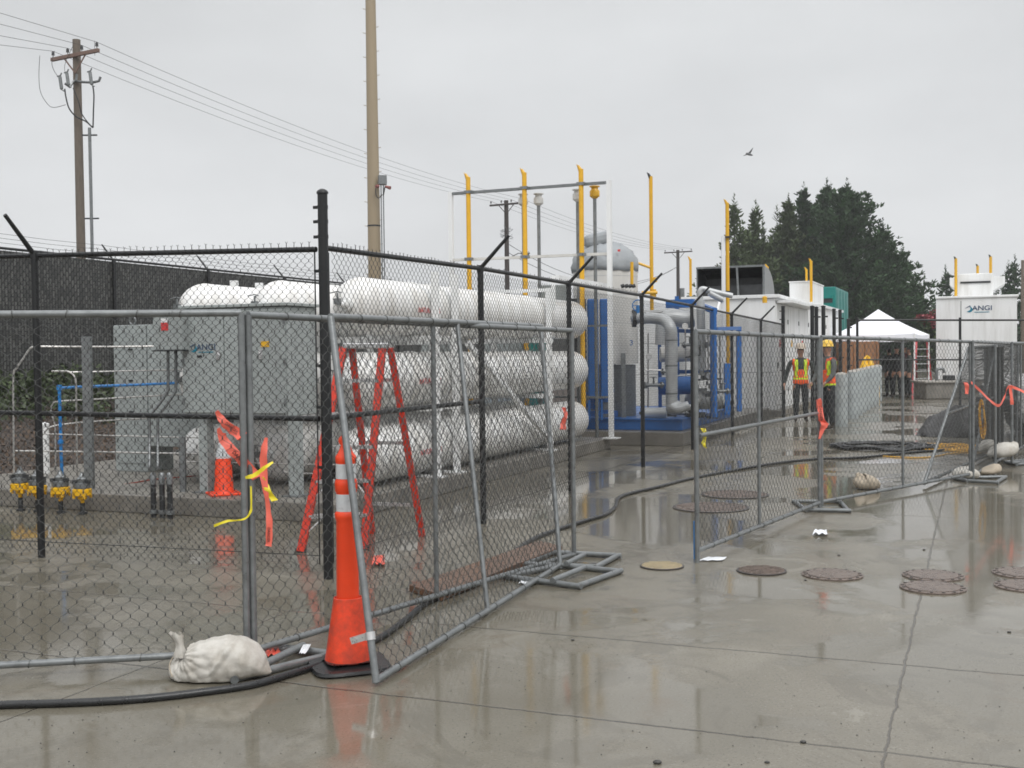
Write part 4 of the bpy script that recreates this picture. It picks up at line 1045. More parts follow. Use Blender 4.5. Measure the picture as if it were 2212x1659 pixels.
line3('steel_line', 'steel line just below the blue pipe curving down at its left end', [(120, 1036, Yv), (119, 930, Yv), (115, 905, Yv), (110, 890, Yv), (113, 874, Yv), (128, 867, Yv), (200, 863, Yv + .2), (300, 857, Yv + .5), (394, 852, Yv + .9)], .010, SST)
line3('steel_line', 'steel line fanning up to the right from the black fence post', [(88, 945, Yv), (98, 932, Yv), (110, 922, Yv), (150, 915, Yv + .1), (240, 908, Yv + .4), (360, 902, Yv + .9)], .009, SST)
line3('steel_line', 'upper of the two long horizontal lines low in front of the cabinets', [(88, 937, Yv - .2), (200, 940, Yv - .2), (320, 943, Yv - .2), (448, 946, Yv - .2)], .007, SST, nsm=False)
line3('steel_line', 'long bright horizontal line crossing low toward the short cone', [(34, 974, Yv - .2), (200, 976, Yv - .2), (350, 979, Yv - .2), (500, 981, Yv - .3)], .010, SST, nsm=False)
line3('steel_line', 'lowest bright line behind the short cone running to the ladder', [(400, 997, Yc - .8), (480, 999, Yc - .9), (570, 1001, Yc - 1), (660, 1003, Yc - 1.1), (830, 1005, Yc - 1.1)], .008, SST, nsm=False)
line3('steel_line', 'bent steel line curving down behind the taped posts', [(598, 1002, Yc - 1), (604, 1010, Yc - 1), (618, 1020, Yc - 1), (640, 1022, Yc - 1), (672, 1023, Yc - 1), (700, 1023, Yc - 1)], .009, SST)
o = line3('blue_pipe', 'bright blue pipe rising from the valves and turning right to the cabinets', [(135, 1050, Yv), (132, 980, Yv), (130, 900, Yv), (128, 838, Yv)], .019, BLUP, grp=None, nsm=False)
m = Mb(); q = [P(128, 838, Yv), P(190, 835, Yv + .2), P(300, 831, Yv + .5), P(394, 827, Yv + .8)]; m.tube(q, .016, 8); b2 = m.build('horizontal_run', BLUP, o, smooth='auto')
m = Mb(); m.lathe(P(128, 837, Yv), [(.03, -.03), (.03, .03)], 10); m.lathe(P(190, 835, Yv + .2), [(.028, -.05), (.028, .05)], 10, ax=Vector((1, .1, 0))); m.lathe(P(131, 955, Yv), [(.034, -.02), (.034, .02)], 10); m.build('coupling', BLUP, o, smooth='auto')
line3('copper_cable', 'reddish brown cable looping over the pad to the cabinet legs', [(200, 1058, 12.7), (230, 1052, 13), (290, 1043, 13.2), (330, 1036, 13.4), (400, 1030, 13.6), (440, 1026, 13.8)], .008, COPP, 'cable', grp=None)
line3('copper_cable', 'lower reddish cable lying along the front of the pad', [(200, 1061, 12.6), (215, 1064, 12.5), (250, 1070, 12.3), (300, 1072, 12.1), (394, 1074, 12.0)], .008, COPP, 'cable', grp=None)
for lb, u, vt, vb, wv, Y in (('tall grey channel strut left of the narrow cabinet', 194, 727, 1056, .10, 13.0), ('short grey channel strut behind the thin horizontal lines', 396, 943, 1062, .06, 12.3)):
    c = G(u, vb, .19); m = Mb(); h = ZV(c, vt); hw = wv / 2
    m.prism([(-hw, -.03), (hw, -.03), (hw, .03), (hw - .02, .03), (hw - .02, -.01), (-hw + .02, -.01), (-hw + .02, .03), (-hw, .03)], (c.x, c.y, .19), Vector((1, 0, 0)), Vector((0, 1, 0)), ZZ, h - .19)
    tag(m.build('channel_strut', GALV, None), lb, 'strut', 'grey channel struts on the pad')
m = Mb(); c = G(99, 985 + 38, .19); m.tube([Vector((c.x, c.y, .19)), Vector((c.x, c.y, ZV(c, 915)))], .05, 12); m.lathe(Vector((c.x, c.y, ZV(c, 915))), [(.055, -.03), (.055, 0), (0, .02)], 12); tag(m.build('white_post', WHT2, None, smooth='auto'), 'short white pipe post just right of the black fence post', 'post')
# valves
GV = 'yellow bodied valves on the ground at left'
vl = [('leftmost of the four yellow bodied valves', 37, -8), ('yellow bodied valve just left of the black fence post', 74, -3), ('yellow bodied valve just right of the black fence post', 124, 0), ('rightmost of the four yellow bodied valves', 171, 4)]
for lb, u, dv in vl:
    AV = 2.16; c = S(AV, b_at(AV, u)); o = thing('ground_valve', c, lb, 'valve', GV); h = lambda vv: ZV(c, vv + dv)
    s_ = c.y / F_D
    m = Mb(); m.lathe(c, [(.022, h(1082)), (.024, h(1076)), (.045, h(1074)), (.05, h(1068)), (19 * s_, h(1066)), (20 * s_, h(1065)), (20 * s_, h(1053)), (17 * s_, h(1051))], 14); m.build('body', YELV, o, smooth='auto')
    m = Mb(); m.lathe(c, [(.045, 0), (.045, .02), (.025, .03), (.025, h(1082))], 12); m.build('stem', DRK, o, smooth='auto')
    for k in range(4):
        a = k * math.pi / 2 + .6; m = Mb(); p = c + Vector((math.cos(a), math.sin(a), 0)) * 17 * s_; m.box((p.x, p.y, h(1068)), (.026, .026, .045)); m.build('lug', YELV, o)
    m = Mb(); m.lathe(Vector((c.x, c.y, 0)), [(18 * s_, h(1050)), (18 * s_, h(1040)), (10 * s_, h(1038)), (12 * s_, h(1030)), (7 * s_, h(1026)), (3 * s_, h(1016))], 12); m.build('flange', GALV, o, smooth='auto')
    m = Mb()
    for s2 in (-1, 1): m.box((c.x + s2 * 14 * s_, c.y - .02, h(1036)), (.05, .05, .035))
    m.build('actuator', DRK, o)
m = Mb(); c = G(146, 1094); m.tube(smooth_path([G(130, 1095, .01), G(140, 1092, .02), G(150, 1095, .012), G(160, 1091, .02)], 4), .012, 6); tag(m.build('blue_rag', BLUP, None, smooth=True), 'scrap of blue rag lying in front of the valves', 'rag')

# ================================================================ STEPLADDER
def stepladder(label, fl0, fr0, rl0, rr0, top, tw, mt, nst=6, rail=.065, name='stepladder', capm=None, th=.028):
    """feet (4 points), top centre, top half-width vector"""
    o = thing(name, (fl0 + fr0) / 2, label, 'ladder')
    tl_, tr_ = top - tw, top + tw; back = ((rl0 + rr0) / 2 - (fl0 + fr0) / 2).normalized() * .10; back.z = 0
    for p, q in ((fl0, tl_), (fr0, tr_)):
        m = Mb(); m.beam(p, q, rail, th, up=tw.normalized()); m.build('front_rail', mt, o)
        m = Mb(); m.box(p + ZZ * .012, (.09, .05, .024)); m.build('foot', DRK, o)
    for p, q in ((rl0, tl_ + back * 1.2), (rr0, tr_ + back * 1.2)):
        m = Mb(); m.beam(p, q, rail * .8, th * .9, up=tw.normalized()); m.build('rear_rail', mt, o)
    for i in range(1, nst):
        t = i / nst; a_ = fl0.lerp(tl_, t); b_ = fr0.lerp(tr_, t); m = Mb(); X = (b_ - a_).normalized(); m.box((a_ + b_) / 2, ((b_ - a_).length - .01, .085, .03), X, X.cross(ZZ) * -1, ZZ); st_ = m.build('step', ALU, o)
        if i in (1, 2):
            for s_, pp, rl in ((1, a_, fl0.lerp(tl_, t - .09)), (-1, b_, fr0.lerp(tr_, t - .09))):
                m = Mb(); m.tube([pp.lerp(b_ if s_ > 0 else a_, .28), rl], .008, 6); m.build('step_brace', ALU, st_)
        if i % 2:
            a2 = rl0.lerp(tl_ + back, t); b2 = rr0.lerp(tr_ + back, t); m = Mb(); m.beam(a2, b2, .02, .03); m.build('rear_bar', ALU, o)
    m = Mb(); m.box(top + ZZ * .02 + back * .5, (tw.length * 2 + .06, .17, .05), tw.normalized(), tw.normalized().cross(ZZ) * -1, ZZ); m.build('top_cap', capm or ALU, o, bevel=.01)
    return o
Yl = 10.0
tL = P(742, 752, Yl); tRr = P(826, 752, Yl); tp = (tL + tRr) / 2; 
stepladder('orange fibreglass stepladder inside the fence by the corner post', G(650, 1192), G(786, 1186), G(804, 1152), G(912, 1158), tp, (tRr - tL) / 2, LADR, 6, rail=.075, th=.062)

# ================================================================ BLUE DRYER SKID
sk = thing('dryer_skid', S(14.5, 2, .24), 'blue skid with a cream tower, blue columns and silver insulated ducts', 'skid')
def part(name, mb, mt, parent=None, **k): return mb.build(name, mt, parent or sk, **k)
m = Mb(); m.sbox(12.55, 17.2, .42, 4.6, .245, .45); part('base_frame', m, BLU, bevel=.01)
m = Mb(); m.sbox(12.52, 12.55, .42, 4.6, .43, .452); m.sbox(12.5, 17.2, .40, .42, .43, .452); part('base_flange', m, BLU)
# tower
Yw = 21.6; tc_ = P(1309, 765, Yw); tc_.z = 0; r_ = 71 / F_D * Yw; Z = lambda v: ZV(tc_, v)
m = Mb(); m.lathe(tc_, [(r_ * .98, Z(786)), (r_ * .98, Z(586))], 40); tw_ = part('tower', m, CRM, smooth='auto')
m = Mb()
for v in (640, 600, 700): m.lathe(tc_, [(r_ * .985, Z(v)), (r_ * .985, Z(v - .8))], 40)
m.build('jacket_band', INS, tw_, smooth='auto')
m = Mb(); pr = [(r_ * 1.0, Z(588))]
for i in range(11):
    t = i / 10 * math.pi / 2; pr.append((r_ * 1.02 * math.cos(t), Z(578) + (Z(522) - Z(578)) * math.sin(t)))
k0 = len(m.v); m.lathe(tc_, pr, 48)
m.v = [(x + rnd.uniform(-.02, .02), y + rnd.uniform(-.02, .02), z + rnd.uniform(-.022, .022)) for x, y, z in m.v]; part('dome_jacket', m, INSD, smooth=True)
m = Mb(); c = P(1290, 518, Yw - .1); m.box(c, (.50, .5, .24), Vector((.96, 0, .2)).normalized(), Vector((0, 1, 0)), Vector((-.2, 0, .96)).normalized()); part('top_cover', m, INSD, bevel=.08)
for u, v in ((1311, 548), (1337, 541)):
    m = Mb(); p = P(u, v, Yw - .62); m.box(p, (.05, .01, .04)); part('warning_label', m, LBL)
m = Mb(); m.lathe(tc_, [(r_ * .90, .45), (r_ * .90, Z(788))], 32); part('tower_skirt', m, GALV, smooth='auto')
m = Mb(); p = P(1284, 835, Yw - .62); 
for u in (1346,):
    p = P(u, 765, Yw - .75); m.beam(Vector((p.x, p.y, .45)), Vector((p.x, p.y, ZV(p, 763))), .10, .08)
part('support_leg', m, GALV)
# number 3 plate on the tower
m = Mb(); 
text_mesh('tower_number', '3', BLU, sk, P(1364, 741, Yw - .60), Vector((1, 0, 0)), ZZ, .14, .0)
# twin blue columns
for u in (1281, 1308):
    Yb = 20.35; p = P(u, 765, Yb); p.z = 0; zt_ = ZV(p, 664); m = Mb(); m.box((p.x, p.y, (zt_ + .8) / 2 + .1), (.19, .19, zt_ - .7), bevel if False else Vector((1, 0, 0))); cl = part('blue_column', m, BLU, bevel=.02)
    m = Mb(); m.box((p.x, p.y, zt_ + .02), (.2, .12, .08)); m.lathe((p.x - .06, p.y, zt_ + .05), [(.03, 0), (.04, .05), (.02, .09)], 8); m.lathe((p.x + .05, p.y, zt_ + .05), [(.03, 0), (.03, .07)], 8); m.build('column_valve', BLUP, cl, smooth='auto')
    for dx in (-.08, .08):
        m = Mb(); m.box((p.x + dx, p.y, .62), (.04, .12, .36)); m.build('column_leg', BLU, cl)
m = Mb(); c = P(1378, 660, 20.5); m.tube([c + Vector((math.cos(t), 0, math.sin(t))) * .10 for t in [i * math.pi / 8 for i in range(16)]], .012, 6, closed=True); m.tube([c - Vector((.1, 0, 0)), c + Vector((.1, 0, 0))], .008, 6); m.tube([c, c - ZZ * .22], .035, 8); part('handwheel', m, BLUP, smooth='auto')
def pip(name, pts, r, mt, n=5, nn=14, sm=True):
    q = [P(*p) for p in pts]; m = Mb(); m.tube(smooth_path(q, n) if sm else q, r, nn); return part(name, m, mt, smooth='auto')
pip('insulated_duct', [(1368, 688, 20.6), (1385, 687, 20.5), (1420, 688, 20.3), (1438, 694, 20.2), (1448, 708, 20.1), (1451, 730, 20.1), (1451, 800, 20.1), (1451, 880, 20.1)], .105, INS)
pip('insulated_duct', [(1451, 878, 20.05), (1462, 884, 20.0), (1476, 880, 20), (1488, 876, 20)], [.10] * 0 or .085, INS)
for v in (735, 790, 850):
    m = Mb(); m.lathe(P(1451, v, 20.1), [(.109, -.012), (.109, .012)], 18); part('duct_band', m, GALV, smooth='auto')
for u in (1393, 1412):
    m = Mb(); m.lathe(P(u, 687, 20.45), [(.109, -.012), (.109, .012)], 18, ax=Vector((1, 0, 0))); part('duct_band', m, GALV, smooth='auto')
for (u, v, lx) in ((1470, 893, .3), (1412, 832, .4), (1490, 745, .3), (1444, 803, .3), (1535, 745, .25), (1560, 845, .3)):
    m = Mb(); m.lathe(P(u, v, 20.9), [(.03, -lx / 2), (.03, -lx / 2 + .03), (.06, -lx / 2 + .03), (.06, -lx / 2 + .06), (.03, -lx / 2 + .06), (.03, lx / 2 - .06), (.06, lx / 2 - .06), (.06, lx / 2 - .03), (.03, lx / 2 - .03), (.03, lx / 2)], 10, ax=Vector((1, .2, 0))); m.tube([P(u, v, 20.9), P(u, v, 20.9) + ZZ * .14], .018, 6); m.lathe(P(u, v, 20.9) + ZZ * .14, [(.07, 0), (.07, .012)], 10); part('flanged_valve', m, GALV, smooth='auto')
for (u0, v0, u1, v1) in ((1400, 720, 1400, 880), (1438, 720, 1438, 800), (1480, 700, 1482, 830), (1530, 720, 1530, 800), (1555, 720, 1556, 870), (1460, 812, 1530, 808), (1395, 800, 1440, 800)):
    m = Mb(); m.tube([P(u0, v0, 21.4), P(u1, v1, 21.4)], .016, 6); part('small_tube', m, SST, smooth='auto')
for (u, v) in ((1480, 705), (1532, 812), (1402, 770), (1545, 760)):
    m = Mb(); m.lathe(P(u, v, 20.7), [(.055, -.02), (.06, 0), (.055, .02)], 14, ax=Vector((0, -1, 0))); part('pressure_gauge', m, WHT, smooth='auto')
m = Mb(); c = P(1458, 880, 20.1); m.lathe(c, [(0, -.17), (.09, -.14), (.135, -.05), (.135, .03), (.08, .14), (.04, .18)], 18, ax=Vector((1, 0, .12))); part('duct_reducer', m, INS, smooth=True)
pip('drain_pipe', [(1476, 880, 20), (1497, 877, 20), (1508, 866, 20), (1511, 850, 20)], .04, INS)
m = Mb(); m.lathe(P(1368, 688, 20.6), [(.16, -.02), (.16, .05), (.11, .055)], 16, ax=Vector((1, 0, 0))); part('duct_flange', m, DRK, smooth='auto')
pip('insulated_duct', [(1426, 745, 21.2), (1426, 715, 21.2), (1429, 692, 21.2), (1438, 680, 21.2)], .09, INS)
pip('cross_vessel', [(1436, 690, 21.6), (1455, 686, 21.6), (1480, 690, 21.6), (1497, 688, 21.6)], .17, INS)
pip('cross_vessel', [(1426, 766, 21.8), (1500, 764, 21.8)], .15, CRM, sm=False)
pip('insulated_riser', [(1517, 800, 21.0), (1513, 648, 21.0)], .078, INS, sm=False)
pip('riser_top_pipe', [(1513, 648, 21), (1512, 632, 21), (1517, 624, 21), (1530, 627, 21), (1550, 632, 21), (1582, 639, 21)], .05, INS)
pip('elbow_joint', [(1532, 632, 21), (1546, 640, 21), (1562, 648, 21)], .06, INS)
pip('lower_vessel', [(1425, 834, 21.2), (1494, 832, 21.0)], .17, BLU, sm=False)
m = Mb(); c = P(1530, 862, 21.4); m.lathe(c, [(0, -.46), (.12, -.42), (.19, -.3), (.20, .25), (.12, .4), (0, .44)], 18, ax=Vector((1, .1, 0))); part('receiver', m, INS, smooth=True)
pip('lower_duct', [(1392, 893, 20.6), (1440, 893, 20.5)], .11, INS, sm=False)
def col(u, v0, v1, Y, wd=.1, mt=BLU, name='frame_column'):
    p = P(u, 765, Y); m = Mb(); m.beam(Vector((p.x, p.y, max(.45, ZV(p, v1)))), Vector((p.x, p.y, ZV(p, v0))), wd, wd * .8); return part(name, m, mt)
col(1541, 665, 905, 20.6, .13); col(1596, 706, 890, 22.5, .11); col(1570, 785, 895, 21.3, .13); col(1425, 730, 880, 22.5, .08); col(1490, 820, 895, 21.9, .08); col(1463, 640, 890, 22.6, .09)
def bm_(p, q, w_=.09, h_=.07, mt=BLU, name='frame_beam'):
    m = Mb(); m.beam(P(*p), P(*q), w_, h_); return part(name, m, mt)
bm_((1541, 711, 20.7), (1596, 709, 22.4)); bm_((1440, 657, 22), (1500, 655, 21.8), .16, .16); bm_((1500, 655, 21.8), (1545, 672, 20.6), .08, .1)
bm_((1446, 803, 22), (1540, 803, 21.0)); bm_((1420, 712, 22.5), (1540, 718, 21)); bm_((1455, 822, 21.2), (1560, 818, 21.1), .03, .03, DRK)
m = Mb(); rr = random.Random(5)
for i in range(26):
    c = P(rr.uniform(1490, 1535), rr.uniform(805, 855), rr.uniform(20.6, 21.3)); m.box(c, (rr.uniform(.03, .16), .05, rr.uniform(.02, .08)))
part('instrument_manifold', m, GALV)
m = Mb()
for i in range(14):
    c = P(rr.uniform(1395, 1540), rr.uniform(880, 902), rr.uniform(20.4, 21.3)); m.box(c, (rr.uniform(.08, .35), .06, rr.uniform(.03, .08)))
part('lower_fittings', m, DRK)
m = Mb()
for i in range(16):
    c = P(rr.uniform(1270, 1330), rr.uniform(845, 895), rr.uniform(20.5, 21.3)); m.box(c, (rr.uniform(.06, .25), .06, rr.uniform(.05, .12)))
part('column_fittings', m, BLU)
pip('thin_tube', [(1480, 772, 20.3), (1505, 768, 20.3), (1512, 766, 20.3), (1512, 745, 20.3)], .014, DRK)
m = Mb(); p = P(1345, 618, 20.6)
for dx in (0, .07, .14, .2): m.lathe(p + Vector((dx, 0, 0)), [(.035, -.03), (.035, .03)], 8, ax=Vector((1, 0, .3)))
part('relief_valve', m, DRK, smooth='auto')
pip('relief_pipe', [(1365, 566, 20.7), (1365, 600, 20.7), (1365, 617, 20.7)], .03, YEL, sm=False)

# yellow vents right of the tower
def freepipe(label, u, vtop, Y, vbot, r, mt, extra=None, capm=None, name='vent_pipe', zmin=None, grp='yellow vent pipes right of the tower'):
    p = P(u, 765, Y); z0 = max(zmin if zmin is not None else .24, ZV(p, vbot)); zt_ = ZV(p, vtop); o = thing(name, (p.x, p.y, z0), label, 'vent pipe', grp)
    m = Mb(); m.tube([Vector((p.x, p.y, z0)), Vector((p.x, p.y, zt_ - .08))], r, 12); m.build('pipe', mt, o, smooth='auto')
    m = Mb(); flap(m, Vector((p.x, p.y, zt_ - .12)), r); m.build('rain_cap', capm or mt, o, smooth='auto')
    return o
o = freepipe('tall yellow vent pipe with a black cap and a side branch, right of the tower', 1409, 372, 21.6, 670, .036, YEL, capm=DRK)
m = Mb(); m.tube([P(1410, 580, 21.6), P(1380, 569, 21.6), P(1340, 569, 21.6)], .026, 8); m.build('branch', YEL, o, smooth='auto')
m = Mb(); m.tube([P(1412, 600, 21.6), P(1413, 610, 21.6)], .06, 8); m.tube([P(1412, 625, 21.55), P(1412, 645, 21.55)], .05, 8); m.tube([P(1386, 632, 21.5), P(1420, 632, 21.5)], .03, 8); m.build('fitting', YEL, o, smooth='auto')
o = freepipe('yellow vent pipe strapped to the slim white post', 1573, 430, 24.5, 862, .040, YEL)
for v in (512, 630, 720):
    m = Mb(); m.box(P(1573, v, 24.45), (.13, .11, .03)); m.build('clamp', DRK, o)
p = P(1564, 765, 24.5); m = Mb(); m.beam(Vector((p.x, p.y, .24)), Vector((p.x, p.y, ZV(p, 511))), .075, .075); wp = m.build('support_post', WHT2, None); tag(wp, 'slim white post beside the yellow vent pipe', 'post')
m = Mb(); m.beam(P(1556, 648, 24.3), P(1545, 690, 24), .04, .04); m.beam(P(1556, 648, 24.3), P(1564, 648, 24.5), .04, .04); m.build('brace', WHT2, wp)
freepipe('short thin yellow pipe left of the dark hood', 1493, 553, 30, 640, .035, YEL, zmin=2.2)
o = freepipe('orange yellow pipe over the white roof, left of the teal housing', 1753, 558, 36, 652, .045, YEL, zmin=3.0)
freepipe('shorter pipe just left of the one over the white roof', 1743, 577, 39, 650, .04, YEL, zmin=3.0)
freepipe('tiny yellow pipe tip above the dark hood', 1659, 570, 33, 590, .035, YEL, zmin=3.0)
m = Mb(); m.lathe(P(1652, 650, 28.2), [(.06, -.05), (.06, .1), (0, .13)], 10); tag(m.build('roof_vent', YEL, None, smooth='auto'), 'tiny yellow vent cap in front of the dark hood', 'vent')

# ================================================================ COMPRESSOR ENCLOSURES
def enclosure(label, a0, a1, b0, b1, z0, z1, doors=3, roof_ov=.06, name='compressor_enclosure'):
    o = thing(name, S((a0 + a1) / 2, (b0 + b1) / 2, z0), label, 'enclosure', 'white compressor enclosures in a row')
    m = Mb(); m.sbox(a0, a1, b0, b1, z0, z1); m.build('walls', WHT2, o, bevel=.01)
    m = Mb(); m.sbox(a0 - roof_ov, a1 + roof_ov, b0 - roof_ov * 2, b1 + roof_ov, z1 + .002, z1 + .09); m.build('roof', WHT2, o, bevel=.01)
    m = Mb()
    for i in range(1, 3): m.sbox(a0 - .004, a0 + .0, b0 + .04, b1 - .04, z0 + (z1 - z0) * i / 3, z0 + (z1 - z0) * i / 3 + .012)
    m.build('panel_seam', GALV, o)
    w_ = (a1 - a0) / doors
    for i in range(doors):
        m = Mb(); m.sbox(a0 + i * w_ + .06, a0 + (i + 1) * w_ - .06, b0 - .022, b0 - .002, z0 + .12, z1 - .15); d = m.build('door', WHT2, o, bevel=.006)
        m = Mb(); m.sbox(a0 + i * w_ + .14, a0 + i * w_ + .19, b0 - .05, b0 - .022, 1.2, 1.35); m.build('handle', DRK, d)
        m = Mb()
        for k in range(3): m.sbox(a0 + (i + 1) * w_ - .12, a0 + (i + 1) * w_ - .07, b0 - .04, b0 - .022, z0 + .4 + k * .9, z0 + .52 + k * .9)
        m.build('hinge', DRK, d)
        m = Mb(); m.sbox(a0 + i * w_ + .5, a0 + i * w_ + .72, b0 - .028, b0 - .0225, 1.75, 1.93); m.build('warning_placard', YEL if i % 2 else LBL, d)
        m = Mb()
        for k in range(6): m.sbox(a0 + i * w_ + .4, a0 + (i + 1) * w_ - .4, b0 - .034, b0 - .0225, .5 + k * .07, .54 + k * .07)
        m.build('louvre', WHT2, d)
    return o
e1 = enclosure('white enclosure with the dark exhaust hood on its roof', 21.9, 27.9, .3, 2.65, .15, 2.98)
e2 = enclosure('white enclosure behind the first, next to the teal housing', 29.2, 35.6, .2, 2.9, .15, 3.0)
m = Mb(); m.sbox(22.0, 27.8, -.12, .27, 2.86, 2.93); m.build('awning', WHT2, e1)
# extra wall left continuing
e3 = enclosure('white enclosure seen between the tower pipes, farthest left', 23.5, 29, 2.9, 5.0, .15, 2.75, 2)
# hood : open mouth facing the camera side, its inner shade painted dark, curved back
hd = thing('exhaust_hood', S(24, 1.5, 3.07), 'big grey roof hood with a dark open mouth', 'hood')
h0, h1 = b_at(22.4, 1702), b_at(22.4, 1508); AH = 22.4; AH2 = 24.3
zb_, zt2 = 3.075, ZV(S(AH, 1.4), 577)
zb_ = ZV(S(AH, 1.4), 641)
h0 = b_at(AH, 1650); h0b = h0
pr = [(0, zb_), (0, zt2)] + [(.25 + 1.3 * math.sin(t * math.pi / 2 / 6), zt2 - (zt2 - zb_) * (1 - math.cos(t * math.pi / 2 / 6))) for t in range(0, 7)]
m = Mb(); k = []
n_ = len(pr)
for b in (h0, h1):
    for (da, z) in pr[1:]: k.append(S(AH + da, b, z))
nn = n_ - 1; fs = [(i, i + 1, nn + i + 1, nn + i) for i in range(nn - 1)]; m.add(k, fs); o = m.build('curved_back', [GALV, DRK], hd, smooth='auto'); md = o.modifiers.new('t', 'SOLIDIFY'); md.thickness = .03; md.offset = 1; md.use_flip_normals = False; md.material_offset = 1  # dark second material paints shade onto the inner face
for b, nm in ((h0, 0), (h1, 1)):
    m = Mb(); m.prism([(da, z) for da, z in pr], S(AH, b, 0), D1, ZZ, D2, .03 if nm else -.03); m.build('side_panel', GALV, hd); m = Mb(); m.prism([(da + .02, z) for da, z in pr[:4]] + [(pr[-1][0] - .3, zb_)], S(AH, b + (.033 if nm == 0 else -.033), 0), D1, ZZ, D2, .004); m.build('shade_liner', DRK, hd)  # dark liner added to paint the shade inside the hood
m = Mb(); m.sbox(AH + .02, AH + .06, h0, h1, zb_, zb_ + .3); m.sbox(AH + .7, AH + .74, h0 + .02, h1 - .02, zb_, zt2 - .25); m.build('shade_baffle', DRK, hd)  # dark colour stands in for shade deep in the mouth
m = Mb(); m.sbox(AH - .02, AH + .7, h0 + .015, h1 - .015, zb_, zb_ + .02); m.build('shade_floor', DRK, hd)  # floor coloured dark as painted shade
m = Mb(); m.sbox(AH - .03, AH + .03, h0 - .03, h1 + .03, zt2 - .015, zt2 + .035); m.sbox(AH - .03, AH + .03, h0 - .04, h0 + .015, zb_, zt2); m.build('mouth_frame', GALV, hd)
m = Mb(); m.beam(S(AH - .05, b_at(AH, 1597), zb_), S(AH - .05, b_at(AH, 1594), zt2 - .02), .05, .05); m.build('mullion', GALV, hd)
# white roof unit and teal housing
ru = thing('roof_unit', S(30, 1, 3.1), 'plain white box unit on the roof right of the dark hood', 'roof unit')
Yr = 37.0; q0 = P(1708, 644, Yr); q1 = P(1752, 609, Yr)
m = Mb(); u0 = b_at(30, 1754); u1 = b_at(30, 1706); zz = ZV(S(30, u0), 609); m.sbox(30, 33, u0, u1, 3.095, zz); m.build('housing', WHT2, ru, bevel=.02)
m = Mb(); m.sbox(29.98, 33.02, u0 - .02, u1 + .02, zz + .001, zz + .04); m.build('lid', WHT2, ru)
te = thing('generator_housing', S(38, 0, 0), 'teal louvred housing in front of the dark conifers', 'housing')
AT = 38.5; t0_ = b_at(AT, 1806); t1_ = b_at(AT, 1740); zt3 = ZV(S(AT, t0_), 619)
m = Mb(); m.sbox(AT, AT + 4.6, t0_, t1_, .15, zt3); m.build('walls', TEAL, te, bevel=.03)
m = Mb()
for i in range(3): m.sbox(AT - .05, AT - .002, t0_ + .12, t1_ - .12, zt3 - .45 - i * .38, zt3 - .30 - i * .38)
m.build('louvre', TEAL, te)
m = Mb()
for i in range(3): m.sbox(AT - .02, AT - .001, t0_ + .12, t1_ - .12, zt3 - .62 - i * .38, zt3 - .46 - i * .38)
m.build('louvre_gap', DRK, te)
m = Mb()
for i in range(4): m.sbox(AT + .3 + i * 1.1, AT + .33 + i * 1.1, t0_ - .02, t0_ - .001, .3, zt3 - .1)
m.build('side_rib', TEAL, te)
# right-hand logo enclosure
aA = 40.3; q0 = ray(2022, 765)
def a_b(u, Y):
    p = P(u, 765, Y) - ORI; return p.dot(D1), p.dot(D2)
aL, bL2 = a_b(2022, 43.6); bR2 = b_at(aL, 2197)
an = thing('compressor_enclosure', S(aL, (bL2 + bR2) / 2), 'white enclosure with a teal and navy logo high on its wall at right', 'enclosure')
pf_ = S(aL, bL2); zt4 = ZV(pf_, 646); zb4 = ZV(pf_, 820)
m = Mb(); m.sbox(aL, aL + 6, bR2, bL2, max(zb4, .1), zt4); m.build('walls', WHT2, an, bevel=.02)
m = Mb(); m.sbox(aL - .06, aL + 6.06, bR2 - .06, bL2 + .02, zt4 + .003, zt4 + .09); m.build('roof', WHT2, an, bevel=.02)
m = Mb(); m.sbox(aL - .1, aL + 6.1, bR2 - .1, bL2 + .1, 0, max(zb4, .1) - .004); m.build('plinth', CONC, an)
blg = b_at(aL, 2096); logo(an, S(aL - .012, blg, ZV(S(aL, blg), 668)), -D2, .24)
m = Mb(); bs = b_at(aL, 2076); m.sbox(aL - .006, aL, bs - .012, bs + .012, zb4 + .1, zt4 - .1); m.build('panel_seam', GALV, an)
aU = aL + 1.6; ub0, ub1 = b_at(aU, 2146), b_at(aU, 2069)
ru = thing('roof_unit', S(aU, (ub0 + ub1) / 2, zt4), 'white winged box unit on top of the enclosure at right', 'roof unit')
pU = S(aU, ub1); zt5 = ZV(pU, 592); zb5 = zt4 + .10
m = Mb(); m.sbox(aU, aU + 2, ub0, ub1, zb5, zt5); m.build('housing', WHT2, ru, bevel=.03)
zz1, zz2 = ZV(pU, 616), ZV(pU, 630)
m = Mb(); m.prism([(-.02, zz2), (.42, zz1), (.42, zz1 + .3), (-.02, zz1 + .3)], S(aU + .1, ub0, 0), -D2, ZZ, D1, 1.8); m.build('side_wing', WHT2, ru, bevel=.02)
m = Mb(); m.prism([(-.02, zz2), (.30, zz1), (.30, zz1 + .3), (-.02, zz1 + .3)], S(aU + .1, ub1, 0), D2, ZZ, D1, 1.8); m.build('side_wing', WHT2, ru, bevel=.02)
m = Mb(); m.sbox(aU - .04, aU - .002, ub0 + .1, ub1 - .1, ZV(pU, 613) , ZV(pU, 609)); m.build('top_grille', DRK, ru)
for lb, u, v in (('left yellow pipe on the roof of the right enclosure', 2065, 554), ('short middle yellow pipe on the roof of the right enclosure', 2112, 570), ('right yellow pipe on the roof of the right enclosure', 2140, 550)):
    freepipe(lb, u, v, 44.4 if u != 2112 else 48.2, 645, .055, YEL, zmin=zt4 + .1, capm=DRK, grp='yellow pipes on the right enclosure roof')

